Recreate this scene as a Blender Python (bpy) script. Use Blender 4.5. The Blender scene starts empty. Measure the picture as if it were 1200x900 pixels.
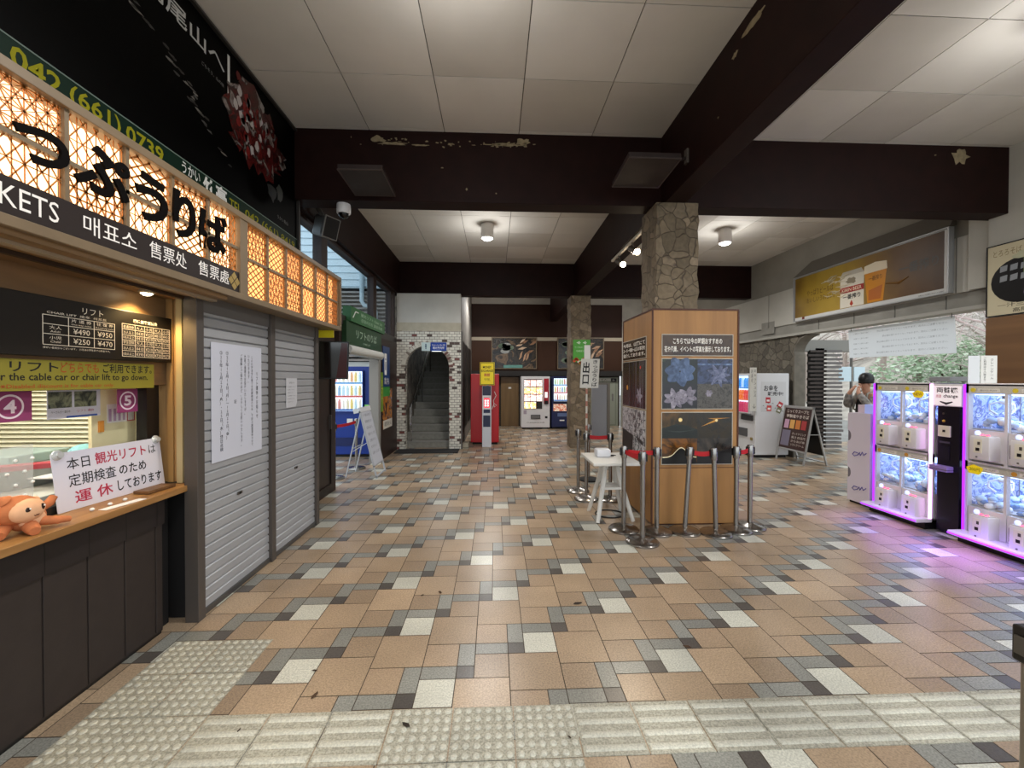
import bpy, bmesh, math, random
from mathutils import Matrix, Vector
random.seed(7)
PI = math.pi
SC = bpy.context.scene
COL = SC.collection

# ------------------------------------------------------------------ camera, world, exposure
cd = bpy.data.cameras.new('camera'); cam = bpy.data.objects.new('camera', cd); COL.objects.link(cam)
_p, _y, _r = .01136, .04291, .00166
_cy, _sy, _cp, _sp = math.cos(_y), math.sin(_y), math.cos(_p), math.sin(_p)
FW = Vector((_sy*_cp, _cy*_cp, -_sp)); RT0 = Vector((_cy, -_sy, 0)); UP0 = RT0.cross(FW)
RT = math.cos(_r)*RT0 + math.sin(_r)*UP0; UP = -math.sin(_r)*RT0 + math.cos(_r)*UP0
cam.matrix_world = Matrix(((RT.x, UP.x, -FW.x, 0), (RT.y, UP.y, -FW.y, 0), (RT.z, UP.z, -FW.z, 1.663), (0, 0, 0, 1)))
cd.sensor_fit = 'HORIZONTAL'; cd.sensor_width = 36.0; cd.lens = 36.0*484/1200; cd.clip_start = .05; cd.clip_end = 200
SC.camera = cam
SC.view_settings.view_transform = 'Standard'; SC.view_settings.look = 'None'
SC.view_settings.gamma = 1; SC.view_settings.use_curve_mapping = False
SC.view_settings.exposure = 0.45
SC.cycles.use_denoising = True
SC.cycles.max_bounces = 7; SC.cycles.diffuse_bounces = 4; SC.cycles.glossy_bounces = 3; SC.cycles.transmission_bounces = 6
SC.cycles.transparent_max_bounces = 8; SC.cycles.sample_clamp_indirect = 6; SC.cycles.caustics_reflective = False; SC.cycles.caustics_refractive = False
W_ = bpy.data.worlds.new('overcast_sky'); SC.world = W_; W_.use_nodes = True
_bg = W_.node_tree.nodes['Background']; _bg.inputs[0].default_value = (.86, .94, 1.0, 1); _bg.inputs[1].default_value = 1.5
DOWNLIGHT_W = 110; TRACK_W = 45; OFFICE_W = 24; STAIR_W = 6

# ------------------------------------------------------------------ materials
def lin(c):
    c /= 255.0
    return c/12.92 if c <= .04045 else ((c+.055)/1.055)**2.4
def rgb(h):
    h = h.lstrip('#'); return (lin(int(h[0:2], 16)), lin(int(h[2:4], 16)), lin(int(h[4:6], 16)), 1)
MATS = {}
def base(name):
    m = bpy.data.materials.new(name); m.use_nodes = True
    nt = m.node_tree; b = nt.nodes['Principled BSDF']
    return m, nt, b
def mat(h, rough=.55, metal=0, emit=0, noise=0, nscale=8, bump=0, spec=.4, alpha=1, emith=None):
    key = ('p', h, rough, metal, emit, noise, nscale, bump, spec, alpha, emith)
    if key in MATS: return MATS[key]
    m, nt, b = base('surface_'+h.strip('#')); c = rgb(h)
    b.inputs['Base Color'].default_value = c; b.inputs['Roughness'].default_value = rough; b.inputs['Metallic'].default_value = metal
    b.inputs['Specular IOR Level'].default_value = spec
    if emit:
        b.inputs['Emission Color'].default_value = rgb(emith or h); b.inputs['Emission Strength'].default_value = emit
    if alpha < 1: b.inputs['Alpha'].default_value = alpha
    if noise or bump:
        tc = nt.nodes.new('ShaderNodeTexCoord'); n = nt.nodes.new('ShaderNodeTexNoise')
        n.inputs['Scale'].default_value = nscale; n.inputs['Detail'].default_value = 5
        nt.links.new(tc.outputs['Object'], n.inputs['Vector'])
        if noise:
            r = nt.nodes.new('ShaderNodeValToRGB')
            r.color_ramp.elements[0].position = .3; r.color_ramp.elements[1].position = .7
            r.color_ramp.elements[0].color = tuple(x*(1-noise) for x in c[:3])+(1,)
            r.color_ramp.elements[1].color = tuple(min(1, x*(1+noise*.6)) for x in c[:3])+(1,)
            nt.links.new(n.outputs['Fac'], r.inputs['Fac']); nt.links.new(r.outputs['Color'], b.inputs['Base Color'])
        if bump:
            bp = nt.nodes.new('ShaderNodeBump'); bp.inputs['Strength'].default_value = bump; bp.inputs['Distance'].default_value = .01
            nt.links.new(n.outputs['Fac'], bp.inputs['Height']); nt.links.new(bp.outputs['Normal'], b.inputs['Normal'])
    MATS[key] = m; return m
def wood(h1, h2, axis='z', scale=6, rough=.45):
    key = ('w', h1, h2, axis, scale)
    if key in MATS: return MATS[key]
    m, nt, b = base('wood_'+h1.strip('#')); b.inputs['Roughness'].default_value = rough
    tc = nt.nodes.new('ShaderNodeTexCoord'); mp = nt.nodes.new('ShaderNodeMapping')
    s = [scale]*3; s['xyz'.index(axis)] = scale*.08; mp.inputs['Scale'].default_value = s
    n = nt.nodes.new('ShaderNodeTexNoise'); n.inputs['Scale'].default_value = 3; n.inputs['Detail'].default_value = 7; n.inputs['Distortion'].default_value = .6
    r = nt.nodes.new('ShaderNodeValToRGB'); r.color_ramp.elements[0].position = .32; r.color_ramp.elements[1].position = .68
    r.color_ramp.elements[0].color = rgb(h1); r.color_ramp.elements[1].color = rgb(h2)
    nt.links.new(tc.outputs['Object'], mp.inputs['Vector']); nt.links.new(mp.outputs['Vector'], n.inputs['Vector'])
    nt.links.new(n.outputs['Fac'], r.inputs['Fac']); nt.links.new(r.outputs['Color'], b.inputs['Base Color'])
    MATS[key] = m; return m
def printed_fade(cols, ya, yb):
    """a poster printed in colours that change along its length"""
    m, nt, b = base('printed_poster'); b.inputs['Roughness'].default_value = .4; b.inputs['Specular IOR Level'].default_value = .25
    tc = nt.nodes.new('ShaderNodeTexCoord'); sp = nt.nodes.new('ShaderNodeSeparateXYZ'); mr = nt.nodes.new('ShaderNodeMapRange'); r = nt.nodes.new('ShaderNodeValToRGB')
    n = nt.nodes.new('ShaderNodeTexNoise'); n.inputs['Scale'].default_value = 2.5; ad = nt.nodes.new('ShaderNodeMath'); ad.operation = 'MULTIPLY_ADD'; ad.inputs[1].default_value = .25
    mr.inputs[1].default_value = ya-6.8; mr.inputs[2].default_value = yb-6.8; mr.inputs[3].default_value = -.12; mr.inputs[4].default_value = .88
    nt.links.new(tc.outputs['Object'], sp.inputs[0]); nt.links.new(sp.outputs['Y'], mr.inputs[0]); nt.links.new(tc.outputs['Object'], n.inputs['Vector']); nt.links.new(n.outputs['Fac'], ad.inputs[0]); nt.links.new(mr.outputs[0], ad.inputs[2]); nt.links.new(ad.outputs[0], r.inputs['Fac'])
    e = r.color_ramp.elements; e[0].color = rgb(cols[0]); e[1].color = rgb(cols[-1])
    for k in range(1, len(cols)-1): q = e.new(k/(len(cols)-1)); q.color = rgb(cols[k])
    nt.links.new(r.outputs['Color'], b.inputs['Base Color']); return m
def glass(tint='#ffffff', mix=.12, rough=.02):
    key = ('g', tint, mix)
    if key in MATS: return MATS[key]
    m = bpy.data.materials.new('clear_pane'); m.use_nodes = True; nt = m.node_tree; nt.nodes.clear()
    o = nt.nodes.new('ShaderNodeOutputMaterial'); t = nt.nodes.new('ShaderNodeBsdfTransparent'); g = nt.nodes.new('ShaderNodeBsdfGlossy'); x = nt.nodes.new('ShaderNodeMixShader')
    lw = nt.nodes.new('ShaderNodeLayerWeight'); lw.inputs['Blend'].default_value = .5; pw = nt.nodes.new('ShaderNodeMath'); pw.operation = 'POWER'; pw.inputs[1].default_value = 4
    f = nt.nodes.new('ShaderNodeMath'); f.operation = 'MULTIPLY_ADD'; f.inputs[1].default_value = .5; f.inputs[2].default_value = .03
    nt.links.new(lw.outputs['Facing'], pw.inputs[0]); nt.links.new(pw.outputs[0], f.inputs[0])
    t.inputs['Color'].default_value = rgb(tint); g.inputs['Roughness'].default_value = rough
    nt.links.new(f.outputs[0], x.inputs[0]); nt.links.new(t.outputs[0], x.inputs[1]); nt.links.new(g.outputs[0], x.inputs[2]); nt.links.new(x.outputs[0], o.inputs[0])
    MATS[key] = m; return m
def sheet_mat(h, t=.6):
    m = bpy.data.materials.new('thin_sheet'); m.use_nodes = True; nt = m.node_tree; nt.nodes.clear(); o = nt.nodes.new('ShaderNodeOutputMaterial'); d = nt.nodes.new('ShaderNodeBsdfDiffuse'); q = nt.nodes.new('ShaderNodeBsdfTranslucent'); x = nt.nodes.new('ShaderNodeMixShader')
    d.inputs[0].default_value = rgb(h); q.inputs[0].default_value = rgb(h); x.inputs[0].default_value = t
    nt.links.new(d.outputs[0], x.inputs[1]); nt.links.new(q.outputs[0], x.inputs[2]); nt.links.new(x.outputs[0], o.inputs[0]); return m
def stone(h=('#6e604c', '#7b6c57', '#5f5341', '#867661'), mortar='#50453a', scale=6.6, bump=.6):
    key = ('s',)+tuple(h)+(scale,)
    if key in MATS: return MATS[key]
    m, nt, b = base('field_stone'); b.inputs['Roughness'].default_value = .8
    tc = nt.nodes.new('ShaderNodeTexCoord'); nz = nt.nodes.new('ShaderNodeTexNoise'); nz.inputs['Scale'].default_value = 4
    add = nt.nodes.new('ShaderNodeMixRGB'); add.blend_type = 'ADD'; add.inputs[0].default_value = .12
    nt.links.new(tc.outputs['Object'], nz.inputs['Vector']); nt.links.new(tc.outputs['Object'], add.inputs[1]); nt.links.new(nz.outputs['Color'], add.inputs[2])
    v1 = nt.nodes.new('ShaderNodeTexVoronoi'); v1.inputs['Scale'].default_value = scale
    v2 = nt.nodes.new('ShaderNodeTexVoronoi'); v2.feature = 'DISTANCE_TO_EDGE'; v2.inputs['Scale'].default_value = scale
    nt.links.new(add.outputs[0], v1.inputs['Vector']); nt.links.new(add.outputs[0], v2.inputs['Vector'])
    sp = nt.nodes.new('ShaderNodeSeparateColor'); nt.links.new(v1.outputs['Color'], sp.inputs[0])
    r = nt.nodes.new('ShaderNodeValToRGB'); els = r.color_ramp.elements
    els[0].color = rgb(h[0]); els[1].color = rgb(h[-1]); els[1].position = .95
    for i, q in enumerate(h[1:-1]): e = els.new(.33*(i+1)); e.color = rgb(q)
    nt.links.new(sp.outputs[0], r.inputs['Fac'])
    n2 = nt.nodes.new('ShaderNodeTexNoise'); n2.inputs['Scale'].default_value = 22; n2.inputs['Detail'].default_value = 6
    nt.links.new(tc.outputs['Object'], n2.inputs['Vector'])
    mul = nt.nodes.new('ShaderNodeMixRGB'); mul.blend_type = 'OVERLAY'; mul.inputs[0].default_value = .45
    nt.links.new(r.outputs['Color'], mul.inputs[1]); nt.links.new(n2.outputs['Fac'], mul.inputs[2])
    edge = nt.nodes.new('ShaderNodeValToRGB'); edge.color_ramp.elements[0].position = .0; edge.color_ramp.elements[1].position = .035
    nt.links.new(v2.outputs['Distance'], edge.inputs['Fac'])
    mx = nt.nodes.new('ShaderNodeMixRGB'); mx.inputs[1].default_value = rgb(mortar)
    nt.links.new(edge.outputs['Color'], mx.inputs[0]); nt.links.new(mul.outputs[0], mx.inputs[2]); nt.links.new(mx.outputs[0], b.inputs['Base Color'])
    bp = nt.nodes.new('ShaderNodeBump'); bp.inputs['Strength'].default_value = bump; bp.inputs['Distance'].default_value = .03
    nt.links.new(edge.outputs['Color'], bp.inputs['Height']); nt.links.new(bp.outputs['Normal'], b.inputs['Normal'])
    MATS[key] = m; return m
def brick():
    if 'brick' in MATS: return MATS['brick']
    m, nt, b = base('glazed_brick'); b.inputs['Roughness'].default_value = .35
    tc = nt.nodes.new('ShaderNodeTexCoord'); s = nt.nodes.new('ShaderNodeSeparateXYZ'); c = nt.nodes.new('ShaderNodeCombineXYZ'); ad = nt.nodes.new('ShaderNodeMath')
    nt.links.new(tc.outputs['Object'], s.inputs[0]); nt.links.new(s.outputs['X'], ad.inputs[0]); nt.links.new(s.outputs['Y'], ad.inputs[1])
    nt.links.new(ad.outputs[0], c.inputs['X']); nt.links.new(s.outputs['Z'], c.inputs['Y'])
    bt = nt.nodes.new('ShaderNodeTexBrick'); bt.inputs['Scale'].default_value = 1; bt.inputs['Brick Width'].default_value = .118; bt.inputs['Row Height'].default_value = .062
    bt.inputs['Mortar Size'].default_value = .005; bt.inputs['Color1'].default_value = (0, 0, 0, 1); bt.inputs['Color2'].default_value = (1, 1, 1, 1); bt.inputs['Mortar'].default_value = (0, 0, 0, 1)
    nt.links.new(c.outputs[0], bt.inputs['Vector'])
    r = nt.nodes.new('ShaderNodeValToRGB'); r.color_ramp.interpolation = 'CONSTANT'; e = r.color_ramp.elements
    e[0].color = rgb('#d8d4c8'); e[1].position = .84; e[1].color = rgb('#74403a')
    q = e.new(.45); q.color = rgb('#c9c6ba'); q = e.new(.93); q.color = rgb('#4a3a33')
    nt.links.new(bt.outputs['Color'], r.inputs['Fac'])
    mx = nt.nodes.new('ShaderNodeMixRGB'); mx.inputs[2].default_value = rgb('#6a625a')
    nt.links.new(bt.outputs['Fac'], mx.inputs[0]); nt.links.new(r.outputs[0], mx.inputs[1]); nt.links.new(mx.outputs[0], b.inputs['Base Color'])
    MATS['brick'] = m; return m
def tilemat(h, var=.18, rough=.3):
    key = ('t', h)
    if key in MATS: return MATS[key]
    m, nt, b = base('tile_'+h.strip('#')); b.inputs['Roughness'].default_value = rough; b.inputs['Specular IOR Level'].default_value = .45
    tc = nt.nodes.new('ShaderNodeTexCoord'); n = nt.nodes.new('ShaderNodeTexNoise'); n.inputs['Scale'].default_value = 110; n.inputs['Detail'].default_value = 3
    n2 = nt.nodes.new('ShaderNodeTexNoise'); n2.inputs['Scale'].default_value = 1.7; n2.inputs['Detail'].default_value = 4
    nt.links.new(tc.outputs['Object'], n.inputs['Vector']); nt.links.new(tc.outputs['Object'], n2.inputs['Vector'])
    at = nt.nodes.new('ShaderNodeAttribute'); at.attribute_name = 'tint'
    r = nt.nodes.new('ShaderNodeValToRGB'); c = rgb(h)
    r.color_ramp.elements[0].position = .36; r.color_ramp.elements[1].position = .62
    r.color_ramp.elements[0].color = tuple(x*(1-var*1.5) for x in c[:3])+(1,); r.color_ramp.elements[1].color = tuple(min(1, x*(1+var*.6)) for x in c[:3])+(1,)
    nt.links.new(n.outputs['Fac'], r.inputs['Fac'])
    mr = nt.nodes.new('ShaderNodeMapRange'); mr.inputs[1].default_value = .3; mr.inputs[2].default_value = .7; mr.inputs[3].default_value = .82; mr.inputs[4].default_value = 1.1
    nt.links.new(n2.outputs['Fac'], mr.inputs[0])
    mm = nt.nodes.new('ShaderNodeMath'); mm.operation = 'MULTIPLY'; nt.links.new(mr.outputs[0], mm.inputs[0]); nt.links.new(at.outputs['Fac'], mm.inputs[1])
    mul = nt.nodes.new('ShaderNodeVectorMath'); mul.operation = 'SCALE'; nt.links.new(r.outputs['Color'], mul.inputs[0]); nt.links.new(mm.outputs[0], mul.inputs['Scale'])
    nt.links.new(mul.outputs[0], b.inputs['Base Color'])
    MATS[key] = m; return m
def photo(cols, scale=5, seed=0, rough=.25, emit=0, detail=6, dist=1.2):
    """a printed picture: blotches of several colours"""
    key = ('ph', tuple(cols), scale, seed, emit)
    if key in MATS: return MATS[key]
    m, nt, b = base('printed_picture'); b.inputs['Roughness'].default_value = rough
    tc = nt.nodes.new('ShaderNodeTexCoord'); mp = nt.nodes.new('ShaderNodeMapping'); mp.inputs['Location'].default_value = (seed*3.1, seed*1.7, seed*2.3)
    n = nt.nodes.new('ShaderNodeTexNoise'); n.inputs['Scale'].default_value = scale; n.inputs['Detail'].default_value = detail; n.inputs['Distortion'].default_value = dist
    r = nt.nodes.new('ShaderNodeValToRGB'); e = r.color_ramp.elements; k = len(cols)
    e[0].position = .28; e[0].color = rgb(cols[0]); e[1].position = .72; e[1].color = rgb(cols[-1])
    for i in range(1, k-1): q = e.new(.28+.44*i/(k-1)); q.color = rgb(cols[i])
    nt.links.new(tc.outputs['Object'], mp.inputs['Vector']); nt.links.new(mp.outputs['Vector'], n.inputs['Vector']); nt.links.new(n.outputs['Fac'], r.inputs['Fac'])
    nt.links.new(r.outputs['Color'], b.inputs['Base Color'])
    if emit: nt.links.new(r.outputs['Color'], b.inputs['Emission Color']); b.inputs['Emission Strength'].default_value = emit
    MATS[key] = m; return m

# ------------------------------------------------------------------ building tools
WM = {}
def wm(o): return WM.get(o.name, Matrix.Identity(4))
def frame(o, u, v):
    """matrix of a flat face: x runs along u, y along v, z out of the face"""
    u = Vector(u).normalized(); v = Vector(v).normalized(); n = u.cross(v)
    return Matrix(((u.x, v.x, n.x, o[0]), (u.y, v.y, n.y, o[1]), (u.z, v.z, n.z, o[2]), (0, 0, 0, 1)))
def on_left(x, y0=0, z0=0): return frame((x, y0, z0), (0, 1, 0), (0, 0, 1))     # faces +X
def on_right(x, y0=0, z0=0): return frame((x, y0, z0), (0, -1, 0), (0, 0, 1))   # faces -X
def on_far(y, x0=0, z0=0): return frame((x0, y, z0), (1, 0, 0), (0, 0, 1))      # faces -Y
def rot(loc, rz=0): return Matrix.Translation(loc) @ Matrix.Rotation(rz, 4, 'Z')
_tcurve = bpy.data.curves.new('lettering_source', 'FONT'); _tobj = bpy.data.objects.new('lettering_source', _tcurve)
def text_mesh(s, bold=0, res=2, extrude=0, spacing=1, line=1.0):
    _tcurve.body = s; _tcurve.offset = bold; _tcurve.resolution_u = res; _tcurve.extrude = extrude; _tcurve.align_x = 'CENTER'; _tcurve.space_character = spacing; _tcurve.space_line = line
    m = bpy.data.meshes.new_from_object(_tobj)
    return m
class MB:
    def __init__(self, M=None):
        self.v = []; self.f = []; self.mi = []; self.mats = []; self.M = M or Matrix.Identity(4)
    def mid(self, m):
        if m not in self.mats: self.mats.append(m)
        return self.mats.index(m)
    def add(self, vs, fs, m):
        k = len(self.v); i = self.mid(m)
        self.v += [self.M @ Vector(p) for p in vs]
        for q in fs: self.f.append([k+a for a in q]); self.mi.append(i)
        return self
    def box(self, x0, y0, z0, x1, y1, z1, m, bev=0):
        if x0 > x1: x0, x1 = x1, x0
        if y0 > y1: y0, y1 = y1, y0
        if z0 > z1: z0, z1 = z1, z0
        if bev:
            bm = bmesh.new(); bmesh.ops.create_cube(bm, size=1)
            for q in bm.verts: q.co = Vector(((x0+x1)/2+q.co.x*(x1-x0), (y0+y1)/2+q.co.y*(y1-y0), (z0+z1)/2+q.co.z*(z1-z0)))
            bmesh.ops.bevel(bm, geom=list(bm.edges), offset=bev, segments=2, affect='EDGES', profile=.5)
            bm.verts.index_update(); self.add([q.co.copy() for q in bm.verts], [[q.index for q in f.verts] for f in bm.faces], m); bm.free(); return self
        return self.add([(x0, y0, z0), (x1, y0, z0), (x1, y1, z0), (x0, y1, z0), (x0, y0, z1), (x1, y0, z1), (x1, y1, z1), (x0, y1, z1)],
            [(0, 3, 2, 1), (4, 5, 6, 7), (0, 1, 5, 4), (1, 2, 6, 5), (2, 3, 7, 6), (3, 0, 4, 7)], m)
    def quad(self, pts, m): return self.add(pts, [tuple(range(len(pts)))], m)
    def prism(self, pts, z0, z1, m):
        n = len(pts); vs = [(x, y, z0) for x, y in pts]+[(x, y, z1) for x, y in pts]
        return self.add(vs, [tuple(range(n-1, -1, -1)), tuple(range(n, 2*n))]+[(i, (i+1) % n, n+(i+1) % n, n+i) for i in range(n)], m)
    def tube(self, pts, r, m, n=10, caps=True):
        """round bar through points; r one radius or one per point"""
        pts = [Vector(p) for p in pts]; rs = r if isinstance(r, (list, tuple)) else [r]*len(pts); vs = []; fs = []
        a = None
        for i, p in enumerate(pts):
            d = (pts[min(i+1, len(pts)-1)]-pts[max(i-1, 0)]).normalized()
            if a is None:
                a = Vector((0, 0, 1)) if abs(d.z) < .9 else Vector((1, 0, 0))
            a = (a-d*a.dot(d)).normalized(); b = d.cross(a)
            for k in range(n):
                t = 2*PI*k/n; vs.append(p+(a*math.cos(t)+b*math.sin(t))*rs[i])
        for i in range(len(pts)-1):
            for k in range(n): fs.append((i*n+k, i*n+(k+1) % n, (i+1)*n+(k+1) % n, (i+1)*n+k))
        if caps: fs.append(tuple(range(n-1, -1, -1))); fs.append(tuple(range((len(pts)-1)*n, len(pts)*n)))
        return self.add(vs, fs, m)
    def lathe(self, prof, c, m, n=20):
        """profile [(r, z)] turned round the vertical through c"""
        vs = []; fs = []
        for r, z in prof:
            for k in range(n): t = 2*PI*k/n; vs.append((c[0]+r*math.cos(t), c[1]+r*math.sin(t), c[2]+z))
        for i in range(len(prof)-1):
            for k in range(n): fs.append((i*n+k, i*n+(k+1) % n, (i+1)*n+(k+1) % n, (i+1)*n+k))
        fs.append(tuple(range(n-1, -1, -1))); fs.append(tuple(range((len(prof)-1)*n, len(prof)*n)))
        return self.add(vs, fs, m)
    def ball(self, c, r, m, n=12, k=8):
        rx, ry, rz = r if isinstance(r, (tuple, list)) else (r, r, r); vs = []; fs = []
        for i in range(1, k):
            a = PI*i/k
            for j in range(n): t = 2*PI*j/n; vs.append((c[0]+rx*math.sin(a)*math.cos(t), c[1]+ry*math.sin(a)*math.sin(t), c[2]+rz*math.cos(a)))
        top = len(vs); vs.append((c[0], c[1], c[2]+rz)); vs.append((c[0], c[1], c[2]-rz))
        for i in range(k-2):
            for j in range(n): fs.append((i*n+j, (i+1)*n+j, (i+1)*n+(j+1) % n, i*n+(j+1) % n))
        for j in range(n): fs.append((j, (j+1) % n, top)); fs.append(((k-2)*n+(j+1) % n, (k-2)*n+j, top+1))
        return self.add(vs, fs, m)
    def disc(self, x, y, r, z0, z1, m, n=20): return self.prism([(x+r*math.cos(2*PI*i/n), y+r*math.sin(2*PI*i/n)) for i in range(n)], z0, z1, m)
    def rectring(self, x0, y0, x1, y1, w, z0, z1, m):
        self.box(x0, y0, z0, x1, y0+w, z1, m); self.box(x0, y1-w, z0, x1, y1, z1, m)
        self.box(x0, y0+w, z0, x0+w, y1-w, z1, m); return self.box(x1-w, y0+w, z0, x1, y1-w, z1, m)
    def text(self, s, x0, y0, x1, y1, z, m, bold=0, extrude=0, res=2, vertical=False, keep=False, spacing=1, line=1.0):
        """letters fitted to a rectangle of the face"""
        if vertical: s = '\n'.join(s)
        me = text_mesh(s, bold, res, extrude, spacing, line)
        if not me.vertices: return self
        xs = [v.co.x for v in me.vertices]; ys = [v.co.y for v in me.vertices]; zs = [v.co.z for v in me.vertices]
        a, b, c, d = min(xs), max(xs), min(ys), max(ys); sx = (x1-x0)/max(b-a, 1e-4); sy = (y1-y0)/max(d-c, 1e-4)
        if keep: sx = sy = min(sx, sy)
        ox = (x0+x1)/2-(a+b)/2*sx; oy = (y0+y1)/2-(c+d)/2*sy; zm = min(zs)
        self.add([(v.co.x*sx+ox, v.co.y*sy+oy, z+(v.co.z-zm)) for v in me.vertices], [tuple(p.vertices) for p in me.polygons], m)
        bpy.data.meshes.remove(me); return self
    def build(self, name, parent=None, smooth=False, origin=None):
        W = wm(parent) if parent else (Matrix.Translation(origin) if origin else Matrix.Identity(4))
        Wi = W.inverted()
        me = bpy.data.meshes.new(name); me.from_pydata([Wi @ p for p in self.v], [], self.f)
        for m in self.mats: me.materials.append(m)
        me.polygons.foreach_set('material_index', self.mi)
        if smooth:
            me.polygons.foreach_set('use_smooth', [True]*len(me.polygons))
            try: me.set_sharp_from_angle(angle=.7)
            except Exception: pass
        me.update()
        o = bpy.data.objects.new(name, me); COL.objects.link(o)
        if parent: o.parent = parent
        elif origin: o.matrix_world = W
        WM[o.name] = W.copy(); return o
def tag(o, label, cat, group=None, kind=None):
    o['label'] = label; o['category'] = cat
    if group: o['group'] = group
    if kind: o['kind'] = kind
    return o
def thing(name, label, cat, loc=(0, 0, 0), rz=0, group=None):
    o = bpy.data.objects.new(name, None); COL.objects.link(o); o.empty_display_size = .1
    o.location = loc; o.rotation_euler = (0, 0, rz); WM[o.name] = rot(loc, rz)
    return tag(o, label, cat, group)
def struct(o, label=None):
    o['kind'] = 'structure'
    if label: o['label'] = label
    return o
def sbox(name, x0, y0, z0, x1, y1, z1, m, bev=0, label=None): return struct(MB().box(x0, y0, z0, x1, y1, z1, m, bev).build(name), label)
def copy_thing(root, loc, rz, label, group=None):
    r = root.copy(); COL.objects.link(r); r.location = loc; r.rotation_euler = (0, 0, rz); r['label'] = label; WM[r.name] = rot(loc, rz)
    if group: r['group'] = group
    def rec(a, b):
        for ch in a.children:
            c = ch.copy(); COL.objects.link(c); c.parent = b; WM[c.name] = WM[r.name]; rec(ch, c)
    rec(root, r); return r
def lamp(kind, loc, power, color=(1, 1, 1), size=.1, rotx=0, roty=0, spot=None, name='lamp', parent=None, blend=.6):
    l = bpy.data.lights.new(name, kind); l.energy = power; l.color = color
    if kind == 'AREA': l.size = size
    else: l.shadow_soft_size = size
    if kind == 'SPOT': l.spot_size = spot or 1.6; l.spot_blend = blend
    o = bpy.data.objects.new(name, l); COL.objects.link(o); o.location = loc; o.rotation_euler = (rotx, roty, 0)
    if parent: o.parent = parent; o.matrix_local = wm(parent).inverted() @ o.matrix_basis if False else wm(parent).inverted() @ (Matrix.Translation(loc) @ Matrix.Rotation(roty, 4, 'Y') @ Matrix.Rotation(rotx, 4, 'X'))
    return o

BEAM = mat('#1f0d0a', .55, noise=.25, nscale=6, spec=.15)
SOFFIT = BEAM
PLASTER = mat('#a9a69e', .8, noise=.12, nscale=3)
PLASTER2 = mat('#c3c1ba', .7, noise=.1, nscale=2)
STEEL = mat('#97938f', .25, 1); STEELD = mat('#77736f', .35, 1)
BLACK = mat('#0c0b0b', .4); BLACKM = mat('#151313', .7); WHITE = mat('#e9e7e4', .5); WHITEG = mat('#e8e8ea', .3)
DARKBROWN = mat('#2b1a14', .5, noise=.2, nscale=5)
RED = mat('#b5121d', .55); INK = mat('#151417', .6); INKR = mat('#b22a46', .6)

# ================================================================== THE SETTING
# ---- floor tiles
U = .1001; WX, WY = .18708, 2.48665
TB = tilemat('#ae967b'); TS = tilemat('#a48d74'); TG = tilemat('#8d8c84', .2); TD = tilemat('#57514c', .15); TW = tilemat('#c9c7b9', .16)
GROUT = mat('#4e443a', .9)
RECTS = [(-2.45, -1.5, 6.6, 14.7), (-4.6, 6.3, -2.45, 10.4), (6.6, 3.0, 11.0, 10.7)]
tiles = []   # x0,y0,x1,y1,mat
def tile_cell(a, b, m, ox, oy, w, h):
    x0 = WX+(a+ox)*U; y0 = WY+(b+oy)*U; x1 = x0+w*U; y1 = y0+h*U
    for r in RECTS:
        c = (max(x0, r[0]), max(y0, r[1]), min(x1, r[2]), min(y1, r[3]))
        if c[2]-c[0] > .01 and c[3]-c[1] > .01: tiles.append((c, m))
for i in range(-60, 90):
    for j in range(-60, 60):
        for s, (sx, sy) in enumerate(((0, 0), (3, 2))):
            a = 6*i+8*j+sx; b = 4*i-2*j+sy
            X = WX+a*U; Y = WY+b*U
            if X < -5.6 or X > 12 or Y < -2.2 or Y > 15: continue
            tile_cell(a, b, TD, -1, 0, 1, 1); tile_cell(a, b, TW if s == 0 else TS, 0, 0, 2, 2)
            tile_cell(a, b, TG, 0, 2, 2, 1); tile_cell(a, b, TG, -1, 1, 1, 2)
            tile_cell(a, b, TB, 2, -1, 3, 3); tile_cell(a, b, TS, 5, -1, 2, 2)
mb = MB(); g = .0026; tints = []
for c, m in tiles:
    mb.quad([(c[0]+g, c[1]+g, 0), (c[2]-g, c[1]+g, 0), (c[2]-g, c[3]-g, 0), (c[0]+g, c[3]-g, 0)], m); tints.append(random.uniform(.84, 1.1))
for r in RECTS:
    mb.box(r[0], r[1], -.06, r[2], r[3], -.0025, GROUT); tints += [1]*6
fl = struct(mb.build('floor'))
at = fl.data.attributes.new('tint', 'FLOAT', 'FACE'); at.data.foreach_set('value', tints)
struct(MB().box(-30, -12, -.12, 45, 45, -.07, mat('#8f8d88', .9, noise=.25, nscale=.6)).build('ground'))

# ---- tactile paving
TCT = tilemat('#aaa696', .22, .6); TCTB = tilemat('#c2bfb0', .14, .55)
mb = MB(); tints = []
tx, ty = .0965, 2.081
def tact(x, y, dots):
    n0 = len(mb.f)
    mb.box(x+.003, y+.003, -.05, x+.297, y+.297, .003, TCT)
    if dots:
        for a in range(6):
            for b in range(6): mb.lathe([(.017, 0), (.0145, .0035), (.0105, .0048)], (x+.026+a*.0497, y+.026+b*.0497, .003), TCTB, 10)
    else:
        for b in range(4):
            yy = y+.041+b*.0725
            mb.add([(x+.012, yy-.017, .003), (x+.288, yy-.017, .003), (x+.288, yy+.017, .003), (x+.012, yy+.017, .003),
                    (x+.02, yy-.011, .0078), (x+.28, yy-.011, .0078), (x+.28, yy+.011, .0078), (x+.02, yy+.011, .0078)],
                   [(4, 5, 6, 7), (0, 1, 5, 4), (1, 2, 6, 5), (2, 3, 7, 6), (3, 0, 4, 7)], TCTB)
    t = random.uniform(.9, 1.08); tints.extend([t]*(len(mb.f)-n0))
for i in range(-7, 21): tact(tx+.3*i, ty-.3, i in (-7, -6, -2, -1, 0))
for j in (0, 1):
    for i in (-7, -6): tact(tx+.3*i, ty+.3*j, True)
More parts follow.
